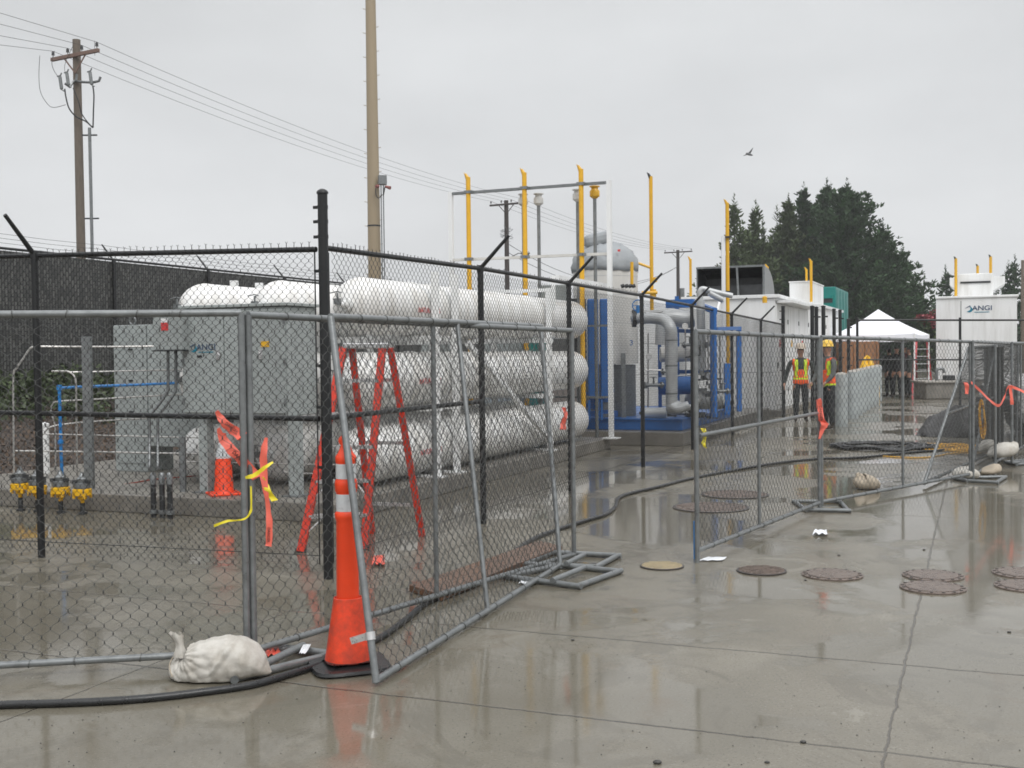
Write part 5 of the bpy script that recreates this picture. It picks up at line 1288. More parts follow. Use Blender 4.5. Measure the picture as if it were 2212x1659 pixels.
# ================================================================ TENT
tn = thing('canopy_tent', P(1905, 850, 39.5), 'white pop-up canopy tent in front of the trees', 'tent'); ORG_OF[tn].z = 0; tn.location.z = 0
c0 = P(1803, 730, 38.2); c1 = P(1975, 733, 38.2); c2 = P(2006, 727, 41.4); c3 = P(1838, 728, 41.4); ap = P(1897, 668, 39.8)
def zset(p, z): return Vector((p.x, p.y, z))
ze = ZV(c0, 722); cs = [zset(c, ze) for c in (c0, c1, c2, c3)]
m = Mb(); K = 8; k = []
for i in range(4):
    A, B = cs[i], cs[(i + 1) % 4]
    base = len(m.v); grid = []
    for r_i in range(K + 1):
        t = r_i / K
        for s_i in range(K + 1):
            s_ = s_i / K; p = A.lerp(B, s_); q = p.lerp(ap, t); q.z -= .22 * math.sin(math.pi * t) * (1 - .55 * abs(2 * s_ - 1)) * .6 + .05 * math.sin(s_ * math.pi) * (1 - t)
            grid.append(q)
    m.add(grid, [(r_i * (K + 1) + s_i, r_i * (K + 1) + s_i + 1, (r_i + 1) * (K + 1) + s_i + 1, (r_i + 1) * (K + 1) + s_i) for r_i in range(K) for s_i in range(K)])
    n_ = 10; vv = []
    for j in range(n_ + 1):
        p = A.lerp(B, j / n_); p.z -= .05 * math.sin(j / n_ * math.pi); vv += [p, p - ZZ * (.22 + .03 * math.cos(j * 1.9))]
    m.add(vv, [(2 * j, 2 * j + 1, 2 * j + 3, 2 * j + 2) for j in range(n_)])
m.build('canopy', CANV, tn, smooth='auto')
for c in cs:
    m = Mb(); m.beam(Vector((c.x, c.y, 0)), c, .045, .045); m.build('leg', WHT2, tn)
lf0, lf1 = G(1971, 851), G(2012, 848); Yq = lf0.y
stepladder('red stepladder with pale steps right of the white tent', lf0, lf1, G(1980, 840), G(2006, 838), P(1991, 738, Yq + .7), (P(2003, 738, Yq + .7) - P(1979, 738, Yq + .7)) / 2, mat('ladder_red', (.5, .04, .05), .45), 7, .09, th=.08)

# brown crate and yellow sheet behind bollards
o = thing('plywood_crate', P(1862, 815, 37), 'brown plywood crate behind the grey bollards under the tent edge', 'crate'); ORG_OF[o].z = 0; o.location.z = 0
x0, x1 = P(1822, 765, 37.5).x, P(1896, 765, 37.5).x; zt6 = ZV(P(1850, 765, 37.5), 738)
m = Mb(); m.box(((x0 + x1) / 2, 38, zt6 / 2 + .02), (x1 - x0, 1.0, zt6 - .04)); m.build('walls', PLY, o, bevel=.01)
m = Mb()
for t in (0, .33, .66, 1): m.box((x0 + (x1 - x0) * t, 37.48, zt6 / 2), (.07, .04, zt6 - .06))
m.build('batten', PLY, o)
def blob(name, label, c, sz, mt, seed, cat, n=20, amp=.18, fl=.02):
    rr = random.Random(seed); ph = [rr.uniform(0, 6) for _ in range(6)]; m = Mb(); k = []; rings = 12
    for i in range(rings + 1):
        t = i / rings * math.pi / 2
        for j in range(n):
            a = 2 * math.pi * j / n; q = 1 + amp * (math.sin(a * 2 + ph[0]) + .6 * math.sin(a * 5 + ph[1] + i * .5) + .4 * math.sin(a * 9 + ph[2] + i)) * .6
            k.append(Vector((c.x + sz[0] * math.cos(a) * math.cos(t) * q, c.y + sz[1] * math.sin(a) * math.cos(t) * q, c.z + sz[2] * math.sin(t) ** .8 * (1 + amp * .5 * math.sin(a * 3 + ph[3])))))
    m.add(k, [(i * n + j, i * n + (j + 1) % n, (i + 1) * n + (j + 1) % n, (i + 1) * n + j) for i in range(rings) for j in range(n)])
    o = m.build(name, mt, None, smooth=True); tag(o, label, cat); return o
c = P(1874, 812, 36.3); blob('yellow_tarp', 'yellow sheet bundled in front of the brown crate', Vector((c.x, c.y, .0)), (.33, .3, 1.35), YELV, 3, 'tarp')

# bollards
GB = 'row of grey steel bollards'
bo0 = G(1818, 921); bo1 = G(1896, 866); nbp = 9
lbs = ['nearest and widest grey bollard, next to the worker in the orange vest'] + [f'grey bollard {w} in the row, counting from the camera' for w in ('second', 'third', 'fourth', 'fifth', 'sixth', 'seventh', 'eighth', 'ninth')]
bproto = None
for i in range(nbp):
    p = bo0.lerp(bo1, 0 if i == 0 else (i + 1.1) / (nbp + .1))
    if bproto is None:
        bproto = thing('bollard', p, lbs[0], 'bollard', GB)
        m = Mb(); m.lathe(p, [(.13, 0), (.13, 1.10), (.125, 1.12)], 20); m.build('pipe', BOLG, bproto, smooth='auto')
        m = Mb(); m.lathe(p, [(.124, 1.12), (.09, 1.155), (0, 1.17)], 20); m.build('concrete_cap', CONCL, bproto, smooth='auto')
    else:
        o = copy_tree(bproto); o.location = p; o['label'] = lbs[i]

m = Mb(); c = P(1884, 805, 27); 
# concrete ring base with pump
rb = thing('concrete_block', G(2035, 858), 'low concrete block with a light top edge, right of the red ladder', 'concrete block')
c = G(2050, 862); s_ = c.y / F_D
m = Mb(); m.box(c + Vector((0, .6, .27)), (1.5, 1.2, .54)); m.build('block', CONC, rb, bevel=.03)
m = Mb(); m.box(c + Vector((0, .6, .56)), (1.66, 1.36, .07)); m.build('rim', CONCL, rb, bevel=.02)
wp_ = thing('water_pump', c + Vector((-.25, .4, .6)), 'small pump with a curved pipe on top of the concrete block', 'pump')
m = Mb(); q = c + Vector((-.25, .4, .6)); m.tube(smooth_path([q, q + ZZ * .3, q + Vector((.05, 0, .38)), q + Vector((.2, 0, .38)), q + Vector((.25, 0, .25))], 4), .05, 10); m.build('pipe', GALV, wp_, smooth=True)
m = Mb(); m.box(q + Vector((.4, 0, .09)), (.35, .25, .17)); m.build('motor', DRK, wp_, bevel=.03)
# black tarp heap
c = G(2050, 944); th_ = blob('tarp_heap', 'black tarp heap on the concrete behind the yellow cord', c + Vector((.2, .3, 0)), (.62, .55, .50), TARP, 9, 'tarp', 44, .22)
rr = random.Random(31); pk_ = [(rr.uniform(-.4, .5), rr.uniform(-.4, .3), rr.uniform(.10, .2), rr.uniform(0, 6.28)) for _ in range(9)]
for vt_ in th_.data.vertices:
    for (x_, y_, w_, a_) in pk_:
        d_ = abs((vt_.co.x - x_) * math.cos(a_) + (vt_.co.y - y_) * math.sin(a_)); vt_.co.z += .10 * max(0, 1 - d_ / w_) * min(1, vt_.co.z / .2) - .02
    vt_.co.z = max(.005, vt_.co.z); vt_.co.x += vt_.co.z * .35
m = Mb(); q = smooth_path([G(2030, 907, .015), G(2080, 907, .015), G(2130, 905, .015), G(2180, 902, .015)], 4); m.tube(q, .02, 8); tag(m.build('hose', RUB, None, smooth=True), 'short straight black hose behind the tarp heap', 'hose')

# ================================================================ PEOPLE
def person(label, loc, facing, pose='stand', jacket=JACK, trousers=PANT, hat=None, vest=None, height=1.75, lod=2, hair=True, arms=None, grp=None, headturn=0.0):
    """one skinned body; local frame: +Y is the way the person faces, X to the right"""
    root = thing('person', loc, label, 'person', grp)
    s = height / 1.80
    V = []; E = []; Rr = []
    def v(p, r): V.append(Vector(p) * s); Rr.append(r * s if isinstance(r, (int, float)) else (r[0] * s, r[1] * s)); return len(V) - 1
    pel = v((0, 0, .95), (.155, .115)); sp1 = v((0, 0, 1.10), (.15, .11)); sp2 = v((0, .0, 1.27), (.175, .125)); ch = v((0, -.01, 1.40), (.17, .115)); nk = v((0, .0, 1.50), .062); n2 = v((0, .015, 1.575), .058)
    h1 = v((0, .03, 1.64), (.072, .082)); h2 = v((0, .02, 1.72), (.08, .096)); h3 = v((0, .015, 1.775), (.055, .065))
    E += [(pel, sp1), (sp1, sp2), (sp2, ch), (ch, nk), (nk, n2), (n2, h1), (h1, h2), (h2, h3)]
    arms = arms or {-1: [(-.235, 0.0, 1.40), (-.29, .0, 1.13), (-.29, .10, .90)], 1: [(.235, 0, 1.40), (.29, 0, 1.13), (.29, .10, .90)]}
    for sd in (-1, 1):
        sh, el, wr = [Vector(x) for x in arms[sd]]
        a = v((sd * .17, 0, 1.415), .07); b = v(sh * 1.0, .062); u1 = v(sh.lerp(el, .5), .062); c = v(el, .055); u2 = v(el.lerp(wr, .5), .048); d = v(wr, .028)
        dr = (wr - el).normalized(); pm = v(wr + dr * .055, (.040, .022))
        E += [(ch, a), (a, b), (b, u1), (u1, c), (c, u2), (u2, d), (d, pm)]
        side = Vector((0, 1, 0)) if abs(dr.y) < .9 else Vector((0, 0, 1)); side = (side - dr * side.dot(dr)).normalized()
        for k, ln in enumerate((.055, .068, .064, .05)):
            o_ = side * (-.027 + k * .018); f1 = v(wr + dr * .095 + o_, .010); f2 = v(wr + dr * (.095 + ln * .55) + o_ - Vector((sd * .012, 0, 0)), .009); f3 = v(wr + dr * (.095 + ln) + o_ - Vector((sd * .030, 0, 0)), .007); E += [(pm, f1), (f1, f2), (f2, f3)]
        t1 = v(wr + dr * .05 + side * .045, .011); t2 = v(wr + dr * .09 + side * .058, .009); E += [(pm, t1), (t1, t2)]
        hp = v((sd * .085, 0, .90), (.095, .10)); th = v((sd * .10, .0, .70), .096); kn = v((sd * .105, .015, .49), .078); cf = v((sd * .11, .0, .33), .074); an = v((sd * .112, -.02, .10), .058); he = v((sd * .112, -.03, .05), .040); ba = v((sd * .125, .10, .042), (.045, .032)); to = v((sd * .13, .17, .032), (.035, .022))
        E += [(pel, hp), (hp, th), (th, kn), (kn, cf), (cf, an), (an, he), (he, ba), (ba, to)]
    ns = v((0, .108, 1.665), .014); E.append((h1, ns))
    for sd in (-1, 1):
        er = v((sd * .082, .01, 1.675), (.012, .02)); E.append((h1, er))
    me = bpy.data.meshes.new('body'); me.from_pydata([tuple(p) for p in V], E, []); ob = bpy.data.objects.new('tmp', me); COL.objects.link(ob)
    ob.modifiers.new('s', 'SKIN'); ly = me.skin_vertices[0].data
    for i, r_ in enumerate(Rr): ly[i].radius = (r_, r_) if isinstance(r_, (int, float)) else r_; ly[i].use_root = (i == 0)
    sb_ = ob.modifiers.new('u', 'SUBSURF'); sb_.levels = sb_.render_levels = lod
    bpy.context.view_layer.update()
    bm = bpy.data.meshes.new_from_object(ob.evaluated_get(bpy.context.evaluated_depsgraph_get())); bpy.data.objects.remove(ob)
    bm.name = 'body'; bm.materials.clear()
    for mt in (SKIN, jacket, trousers, BOOT, HAIR): bm.materials.append(mt)
    wr_ = [Vector(arms[k][2]) * s for k in (-1, 1)]; el_ = [Vector(arms[k][1]) * s for k in (-1, 1)]
    for f in bm.polygons:
        c = f.center; z = c.z / s; f.use_smooth = True
        hand = any((c - w_).dot((w_ - e_).normalized()) > -.01 and (c - w_).length < .25 * s for w_, e_ in zip(wr_, el_))
        if hand: f.material_index = 0
        elif z > 1.52: f.material_index = 4 if (z > 1.70 or (c.y / s < -.02 and z > 1.58)) and hair else 0
        elif z > .93 or abs(c.x) / s > .2: f.material_index = 1
        elif z > .12: f.material_index = 2
        else: f.material_index = 3
    body = bpy.data.objects.new('body', bm); COL.objects.link(body); body.parent = root; ORG_OF[body] = ORG_OF[root]
    def child(m, name, mt):
        vs = m.v; me2 = bpy.data.meshes.new(name); me2.from_pydata(vs, [], m.f); 
        if not isinstance(mt, list): mt = [mt]
        for q in mt: me2.materials.append(q)
        if len(mt) > 1: me2.polygons.foreach_set('material_index', m.m)
        me2.polygons.foreach_set('use_smooth', [True] * len(me2.polygons)); o2 = bpy.data.objects.new(name, me2); COL.objects.link(o2); o2.parent = root; return o2
    m = Mb()
    for sd in (-1, 1): m.lathe(Vector((sd * .032, .104, 1.69)) * s, [(0, -.008), (.009, -.004), (.009, .004), (0, .008)], 8, ax=Vector((0, 1, 0)))
    child(m, 'eyes', DRK)
    m = Mb(); m.box(Vector((0, .105, 1.625)) * s, (.05, .012, .010)); child(m, 'mouth', mat('lips', (.25, .10, .08), .5))
    if hat:
        m = Mb(); c = Vector((0, .02, 1.725)) * s
        m.lathe(c, [(.130 * s, -.006), (.152 * s, -.004), (.135 * s, .006), (.132 * s, .045), (.115 * s, .095), (.07 * s, .13), (0, .142)], 24, sx=.92)
        m.box(c + Vector((0, .135, -.002)) * s, (.15, .06, .008)); m.box(c + Vector((0, 0, .105)) * s, (.03, .17, .03)); child(m, 'hard_hat', hat)
    if vest:
        vm_ = bm.copy(); vm_.name = 'safety_vest'
        import bmesh
        b = bmesh.new(); b.from_mesh(vm_)
        kill = [f for f in b.faces if not (.90 < f.calc_center_median().z / s < 1.475 and abs(f.calc_center_median().x) / s < .185) or (abs(f.calc_center_median().x) / s < .075 * (f.calc_center_median().z / s - 1.12) / .3 and f.calc_center_median().z / s > 1.15)]
        bmesh.ops.delete(b, geom=kill, context='FACES')
        bmesh.ops.subdivide_edges(b, edges=b.edges[:], cuts=2, use_grid_fill=True)
        b.normal_update()
        for q in b.verts: q.co += q.normal * .016
        for f in b.faces:
            c = f.calc_center_median(); x = abs(c.x) / s; z = c.z / s
            f.material_index = 1 if (.075 < x < .14 and z > 1.06) or (1.0 < z < 1.04) else 0
            if vest == 2: f.material_index = 1 if (1.12 < z < 1.42 and .10 < x) or z < .95 else 0
        mis = [f.material_index for f in b.faces]; b.to_mesh(vm_); b.free(); vm_.materials.clear(); vm_.materials.append(VORG); vm_.materials.append(VLIM); vm_.polygons.foreach_set('material_index', mis)
        vo = bpy.data.objects.new('safety_vest', vm_); COL.objects.link(vo); vo.parent = root
        md = vo.modifiers.new('t', 'SOLIDIFY'); md.thickness = .006
    root.rotation_euler = (0, 0, facing)
    return root
p1 = G(1730, 911); p2 = G(1789, 926)
person('person in a tan hard hat with an orange and yellow vest facing the camera', p1, math.pi - .15, hat=HATT, vest=1, height=1.76,
       arms={-1: [(-.24, 0, 1.39), (-.33, -.02, 1.14), (-.38, .06, .92)], 1: [(.24, 0, 1.39), (.32, -.04, 1.13), (.37, .02, .90)]})
person('person in a yellow hard hat and grey sleeves standing by the bollards', p2, math.pi * .62, hat=HATY, vest=2, jacket=GREY, height=1.80,
       arms={-1: [(-.235, .02, 1.39), (-.28, .08, 1.13), (-.24, .24, .97)], 1: [(.235, .02, 1.39), (.28, .08, 1.13), (.22, .25, .95)]})
gtp = 'people in dark clothes standing under the white tent'
for i, (u, Y, fc, jk, lb) in enumerate([(1921, 39.6, .3, JACK, 'leftmost dark clothed person standing under the white tent'), (1937, 39.0, 2.6, PANT, 'second dark clothed person from the left under the white tent'), (1952, 40.0, 3.4, mat('maroon_jacket', (.09, .03, .035), .8), 'person in a dark maroon jacket under the white tent'), (1964, 39.2, 1.2, JACK, 'rightmost dark clothed person under the white tent')]):
    p = P(u, 765, Y); p.z = 0; person(lb, p, fc, jacket=jk, height=1.72 + .04 * (i % 3), lod=1, grp=gtp)

# ================================================================ UTILITY POLES AND WIRES
P1 = P(180, 765, 40); P1.z = 0; P2 = P(1097.5, 765, 78); P2.z = 0; P3 = P(1466, 765, 115); P3.z = 0
P0 = P1 - (P2 - P1) * .98; P4 = P3 + (P3 - P2)
crossd = Vector((-.87, .49, 0)).normalized()
ins_pts = []
def utility_pole(label, base, vtop, u_v_arm, r0, r1, mt, arm_mt, half=1.2, full=True):
    o = thing('utility_pole', base, label, 'utility pole', 'wooden utility poles'); H = ZV(base, vtop)
    m = Mb(); m.tube([base, Vector((base.x, base.y, H * .5)), Vector((base.x, base.y, H))], [r0, (r0 + r1) / 2, r1], 14); m.build('pole', mt, o, smooth='auto')
    za = ZV(base, u_v_arm); c = Vector((base.x, base.y - r1 - .05, za))
    tilt = Vector((crossd.x, crossd.y, 0)); tilt.normalize()
    m = Mb(); m.beam(c - tilt * half, c + tilt * half, .10, .12); m.build('crossarm', arm_mt, o)
    for s_ in (-1, 1):
        m = Mb(); m.beam(c + tilt * s_ * half * .45 - ZZ * .05, c - ZZ * .62 * half / 1.2, .02, .05); m.build('arm_brace', arm_mt, o)
    pts = []
    for t in (-.93, -.30, .30, .93):
        q = c + tilt * half * t; m = Mb(); m.lathe(q + ZZ * .05, [(.012, 0), (.012, .10), (.06, .10), (.045, .15), (.055, .17), (.03, .24), (0, .25)], 10); m.build('insulator', DRK, o, smooth='auto'); pts.append(q + ZZ * .29)
    return o, pts, c, tilt
pol1, i1, c1_, t1_ = utility_pole('large weathered wooden utility pole with a reddish crossarm at left', P1, 86, 122, .17, .135, WOODP, WOODR)
pol2, i2, _, _ = utility_pole('dark wooden utility pole seen inside the white frame', P2, 433, 442, .19, .15, WOODD, WOODD, 1.3)
pol3, i3, _, _ = utility_pole('small distant utility pole between the tower and the dark hood', P3, 540, 545, .2, .16, WOODD, WOODD, 1.5)
# cutouts and risers on pole 1
def cut(u, v, Y):
    c = P(u, v, Y); m = Mb(); m.lathe(c, [(.06, -.22), (.06, .2)], 8, ax=Vector((-.12, 0, 1))); m.tube([c + Vector((-.12, 0, .2)), c + Vector((0, 0, .24)), c + Vector((.04, 0, .33))], .025, 6); m.tube([c - ZZ * .22, c + Vector((.12, 0, -.30))], .03, 6); m.build('fuse_cutout', GALV, pol1, smooth='auto')
for u, v in ((131, 178), (146, 170), (196, 168)): cut(u, v, 39.6)
m = Mb(); q = [P(140, 180, 39.6), P(150, 188, 39.7), P(160, 175, 39.8), P(178, 177, 39.8), P(200, 178, 39.7), P(214, 175, 39.6), P(217, 166, 39.6)]; m.tube(q, .045, 8); m.tube([P(164, 175, 39.7), P(166, 160, 39.7)], .04, 6); m.build('equipment_bracket', GALV, pol1, smooth='auto')
def pl(pts, r=.012, name='jumper_wire', mt=DRK):
    m = Mb(); m.tube(smooth_path([P(u, v, Y) for u, v, Y in pts], 6), r, 5); m.build(name, mt, pol1, smooth=True)
pl([(86, 120, 39.8), (84, 165, 39.7), (88, 200, 39.6), (104, 226, 39.6), (118, 232, 39.6), (142, 226, 39.6)], .010)
pl([(118, 110, 39.8), (112, 135, 39.7), (118, 155, 39.7), (130, 170, 39.6)], .010)
pl([(158, 98, 39.8), (140, 140, 39.8), (143, 165, 39.7)], .008)
pl([(204, 88, 39.8), (205, 120, 39.8)], .008)
pl([(140, 192, 39.6), (143, 212, 39.6), (150, 235, 39.6), (165, 252, 39.7), (185, 262, 39.7), (200, 275, 39.7)], .026)
pl([(158, 190, 39.6), (170, 220, 39.6), (178, 248, 39.7), (200, 276, 39.7)], .02)
pl([(200, 182, 39.6), (203, 205, 39.6), (202, 240, 39.6), (201, 276, 39.7)], .026)
m = Mb(); pp = P(204, 765, 39.7); m.tube([Vector((pp.x, pp.y, 1.0)), Vector((pp.x, pp.y, ZV(pp, 276)))], .055, 10); m.build('riser_conduit', GALV, pol1, smooth='auto')
for v in (292, 472):
    z = ZV(pp, v); m = Mb(); m.box((pp.x, pp.y, z), (.52, .04, .05)); m.build('standoff_bracket', DRK, pol1)
# pole 2 fittings: transformer bits, lamp arm, guy wire
m = Mb(); rr = random.Random(3)
for i in range(40):
    a = rr.uniform(0, 6.28); z = ZV(P2, rr.uniform(490, 520)); m.tube([Vector((P2.x, P2.y, z)), Vector((P2.x + math.cos(a) * .45, P2.y + math.sin(a) * .45, z + rr.uniform(-.15, .3)))], .012, 4)
m.build('spike_guard', GALV, pol2)
m = Mb(); m.tube([P(1102, 556, 78), P(1120, 547, 77.5), P(1132, 547, 77)], .03, 6); m.lathe(P(1134, 547, 77), [(.05, -.3), (.16, -.1), (.14, .25), (0, .35)], 8, ax=Vector((1, 0, 0))); m.build('street_light_arm', GALV, pol2, smooth='auto')
m = Mb(); m.tube([Vector((P3.x + .4, P3.y, 6.5 + .5)), Vector((P3.x + .4, P3.y, 8.1))], .25, 10); m.build('transformer', GALV, pol3, smooth='auto')
gw = 'overhead power lines'
def sagl(p, q, sag, r, label, grp=gw, name='power_line', n=24):
    m = Mb(); pts = [p.lerp(q, i / n) - ZZ * sag * 4 * (i / n) * (1 - i / n) for i in range(n + 1)]; m.tube(pts, r, 5); o = m.build(name, DRK, None, smooth=True); tag(o, label, 'power line', grp)
WL = ['far left overhead line of the four', 'second overhead line from the left', 'third overhead line from the left', 'rightmost, highest looking overhead line']
lef = [(0, 97), (0, 77), (0, 52), (0, 28)]
I1 = sorted(i1, key=lambda p: p.x)
I2 = sorted(i2, key=lambda p: p.x); I3 = sorted(i3, key=lambda p: p.x)
for k in range(4):
    u, v = lef[k]
    # continue the line to the left towards the next pole out of frame: same direction, through (0, v)
    d = ray(0, v); dirp = (P0 - P1).normalized()
    # point on the ray whose plan position lies on the vertical plane through the insulator along dirp
    p = I1[k]; C0 = Vector((0, 0, CAM_H))
    det = dirp.x * (-d.y) + dirp.y * d.x
    s_ = ((-p.x) * (-d.y) + (-p.y) * d.x) / det
    q = Vector((p.x + dirp.x * s_, p.y + dirp.y * s_, 0)); t = q.y / d.y; q.z = CAM_H + d.z * t
    q2 = p + (q - p) * 2.0
    sagl(q2, p, .0, .008, WL[k] + ', left of the large pole')
    sagl(p, I2[k], .55, .008, WL[k] + ', between the large pole and the dark pole')
    sagl(I2[k], I3[k], .6, .010, WL[k] + ', beyond the dark pole')
for k in range(2):
    sagl(Vector((P2.x, P2.y, ZV(P2, 525) + k * -.6)), Vector((P3.x, P3.y, ZV(P3, 575))), 2.2, .02, ('upper' if k == 0 else 'lower') + ' slack cable sloping from the dark pole', 'slack cables between poles', 'slack_cable')

# tan monopole
tb = P(812, 765, 50); tb.z = 0; mo = thing('monopole', tb, 'tall tan steel monopole with climbing pegs', 'pole')
m = Mb(); r0 = 15.0 / F_D * 50; zz = ZV(tb, 0); r1 = 11.0 / F_D * 50; slope = (r0 - r1) / (zz - 1.64); Ht = 26
m.tube([tb, Vector((tb.x, tb.y, 8)), Vector((tb.x, tb.y, Ht))], [r0 + slope * 1.6, r0 - slope * 6.4, r0 - slope * (Ht - 1.6)], 24); m.build('pole', TAN, mo, smooth='auto')
for v in range(-5, 620, 26):
    for s_ in (-1, 1):
        z = ZV(tb, v * 2 + (0 if s_ < 0 else 20) if False else v * 1.96 / 1.96 + (0 if s_ < 0 else 13)); 
        if (int(v / 26) % 2 == 0) != (s_ < 0): continue
        rr_ = r0 - slope * (z - 1.6); m = Mb(); m.tube([Vector((tb.x + s_ * rr_ * .9, tb.y - .05, z)), Vector((tb.x + s_ * (rr_ + .10), tb.y - .1, z + .01)), Vector((tb.x + s_ * (rr_ + .10), tb.y - .1, z + .04))], .013, 6); m.build('climbing_peg', TAN, mo)
m = Mb(); c = P(826, 389, 49.6); m.box(c, (.36, .3, .42), Vector((.97, .25, 0)), Vector((-.25, .97, 0))); m.build('equipment_box', GALV, mo, bevel=.02)
m = Mb(); m.tube([P(818, 402, 49.5), P(812, 403, 49.4)], .07, 8); m.tube([P(833, 403, 49.5), P(843, 406, 49.4)], [.05, .08], 8); m.build('siren_horn', mat('horn_red', (.25, .08, .07), .5), mo, smooth='auto')
m = Mb(); m.tube([P(832, 402, 49.5), P(828, 422, 49.5)], .03, 6); m.tube(smooth_path([P(812, 404, 49.5), P(812, 420, 49.5), P(818, 428, 49.5), P(826, 420, 49.5)], 4), .02, 6); m.build('box_cable', DRK, mo, smooth=True)
for u in (823, 828):
    m = Mb(); a = P(u, 400, 49.55); m.tube([Vector((a.x, a.y, 1.2)), a], .028, 6); m.build('conduit', GALV, mo, smooth='auto')
m = Mb(); m.lathe(Vector((tb.x, tb.y, ZV(tb, 488))), [(r0 * .95, -.03), (r0 * .95, .03)], 24); m.build('steel_band', DRK, mo, smooth='auto')
# lamp post at the far right
lp = P(2209, 765, 48); lp.z = 0; o = thing('lamp_post', lp, 'thin lamp post at the right edge behind the enclosure', 'lamp post'); h = ZV(lp, 562)
m = Mb(); m.tube([lp, Vector((lp.x, lp.y, h))], [.09, .06], 10); m.build('pole', WOODP, o, smooth='auto'); m = Mb(); m.tube([Vector((lp.x, lp.y, h - .1)), Vector((lp.x + .5, lp.y, h))], .04, 8); m.box((lp.x + .8, lp.y, h), (.6, .3, .12)); m.build('lamp_head', DRK, o)

# ================================================================ TREES
def conifer(label, base, H, rad, seed, mt, name='conifer_tree', bare=.12, dens=1.0, lean=0.0, shape=1.0, tuft=.5):
    rr = random.Random(seed); o = thing(name, base, label, 'tree', 'conifers behind the enclosures')
    topx = lean * H
    m = Mb(); m.tube([base - ZZ * .2, base + Vector((topx * .4, 0, H * .5)), base + Vector((topx, 0, H * .97))], [H * .02, H * .013, .02], 8); tk = m.build('trunk', TRK, o, smooth='auto')
    vs = []; fs = []; lm = Mb()
    nb_ = int(H * 12 * dens)
    for i in range(nb_):
        t = bare + (1 - bare) * (i + rr.random()) / nb_; z = H * t
        prof = max(.05, min(1, (1 - t) / shape) ** .85); lobe = 1 + .22 * math.sin(t * 9 + seed) 
        Lb = rad * prof * lobe * rr.uniform(.6, 1.2) + .12; az = rr.uniform(0, 2 * math.pi); o_ = base + Vector((topx * t, 0, z))
        d = Vector((math.cos(az), math.sin(az), rr.uniform(.0, .35) + .55 * t)); d.normalize()
        up_ = ZZ
        ntf = max(3, int(Lb * 5.5))
        if i % 4 == 0: lm.tube([o_, o_ + d * Lb * .9], [.05, .015], 4, caps=False)
        for k in range(ntf):
            s_ = (k + .5 + rr.uniform(-.4, .4)) / ntf; s_ = max(.12, s_)
            c = o_ + d * Lb * s_ + ZZ * (.10 * Lb * s_ * s_) + Vector((rr.gauss(0, .12), rr.gauss(0, .12), rr.gauss(0, .10))) * (1 + (1 - s_) * Lb * .5)
            for q in range(6):
                dd = (d * rr.uniform(.2, 1.1) + Vector((rr.gauss(0, .6), rr.gauss(0, .6), rr.uniform(-.1, .75)))).normalized(); ln = tuft * rr.uniform(.6, 1.15); sd = dd.cross(Vector((rr.gauss(0, 1), rr.gauss(0, 1), rr.gauss(0, 1)))).normalized() * ln * .16
                b0 = len(vs); vs += [c - sd, c + sd, c + dd * ln * .7 + sd * .8, c + dd * ln, c + dd * ln * .7 - sd * .8]; fs.append((b0, b0 + 1, b0 + 2, b0 + 3, b0 + 4))
    for q_ in range(4 if rad > 2.4 else 1):
        bx = base + Vector((topx + rr.uniform(-.25, .25) * rad * (q_ > 0), rr.uniform(-.3, .3), H * (.97 - .06 * q_)))
        for k in range(26):
            hh = k / 26 * 1.5; az = rr.uniform(0, 6.28); wd = .42 * (1 - k / 26) + .07; c = bx + ZZ * hh; dd = Vector((math.cos(az), math.sin(az), .7)).normalized() * wd; sd = dd.cross(ZZ).normalized() * .06
            b0 = len(vs); vs += [c - sd, c + sd, c + dd + sd * .6, c + dd * 1.25, c + dd - sd * .6]; fs.append((b0, b0 + 1, b0 + 2, b0 + 3, b0 + 4))
    merge(tk, lm.build('limb', TRK, o)) if lm.v else None
    m = Mb(); m.add(vs, fs); m.build('crown', mt, o)
    return o
tl_ = [
 ('thin olive conifer at the left edge of the tree group', 1588, 450, 60, 84, LEAF2, .85, .0), ('spindly conifer second from the left in the tree group', 1632, 462, 85, 86, LEAF2, .85, .0),
 ('ragged olive conifer leaning right above the dark hood', 1664, 446, 110, 90, LEAF2, .85, .12), ('narrow conifer with a pointed tip left of the big one', 1738, 420, 110, 92, LEAF, .9, .0),
 ('dark conifer with a pointed tip at the top of the group', 1786, 412, 100, 91, LEAF, .7, .0), ('largest dark conifer sloping down to the right in the group', 1830, 414, 158, 86, LEAF, .66, .0),
 ('conifer on the right shoulder of the big dark one', 1908, 502, 108, 88, LEAF, .8, .0), ('lower conifer above the tent', 1948, 556, 76, 90, LEAF, .75, .0), ('smallest conifer at the right end of the tree group', 1986, 640, 40, 92, LEAF2, .9, 0),
 ('olive conifer low behind the white roof unit', 1700, 500, 150, 95, LEAF2, .6, 0), ('olive conifer low behind the dark hood', 1630, 520, 110, 94, LEAF2, .6, 0), ('dark conifer low behind the teal housing', 1880, 585, 125, 93, LEAF, .55, 0),
 ('conifer behind the right enclosure, left side', 2045, 598, 42, 105, LEAF, .7, 0), ('conifer at the right edge of the photo', 2190, 578, 72, 100, LEAF, .8, 0)]
for i, (lb, u, v, hw, Y, mt, shp, ln) in enumerate(tl_):
    b = P(u, 765, Y); b.z = 0; conifer(lb, b, ZV(b, v), hw / F_D * Y, 20 + i, mt, shape=shp, lean=ln, dens=2.3 if hw > 85 else 1.0, bare=.02, tuft=.40)
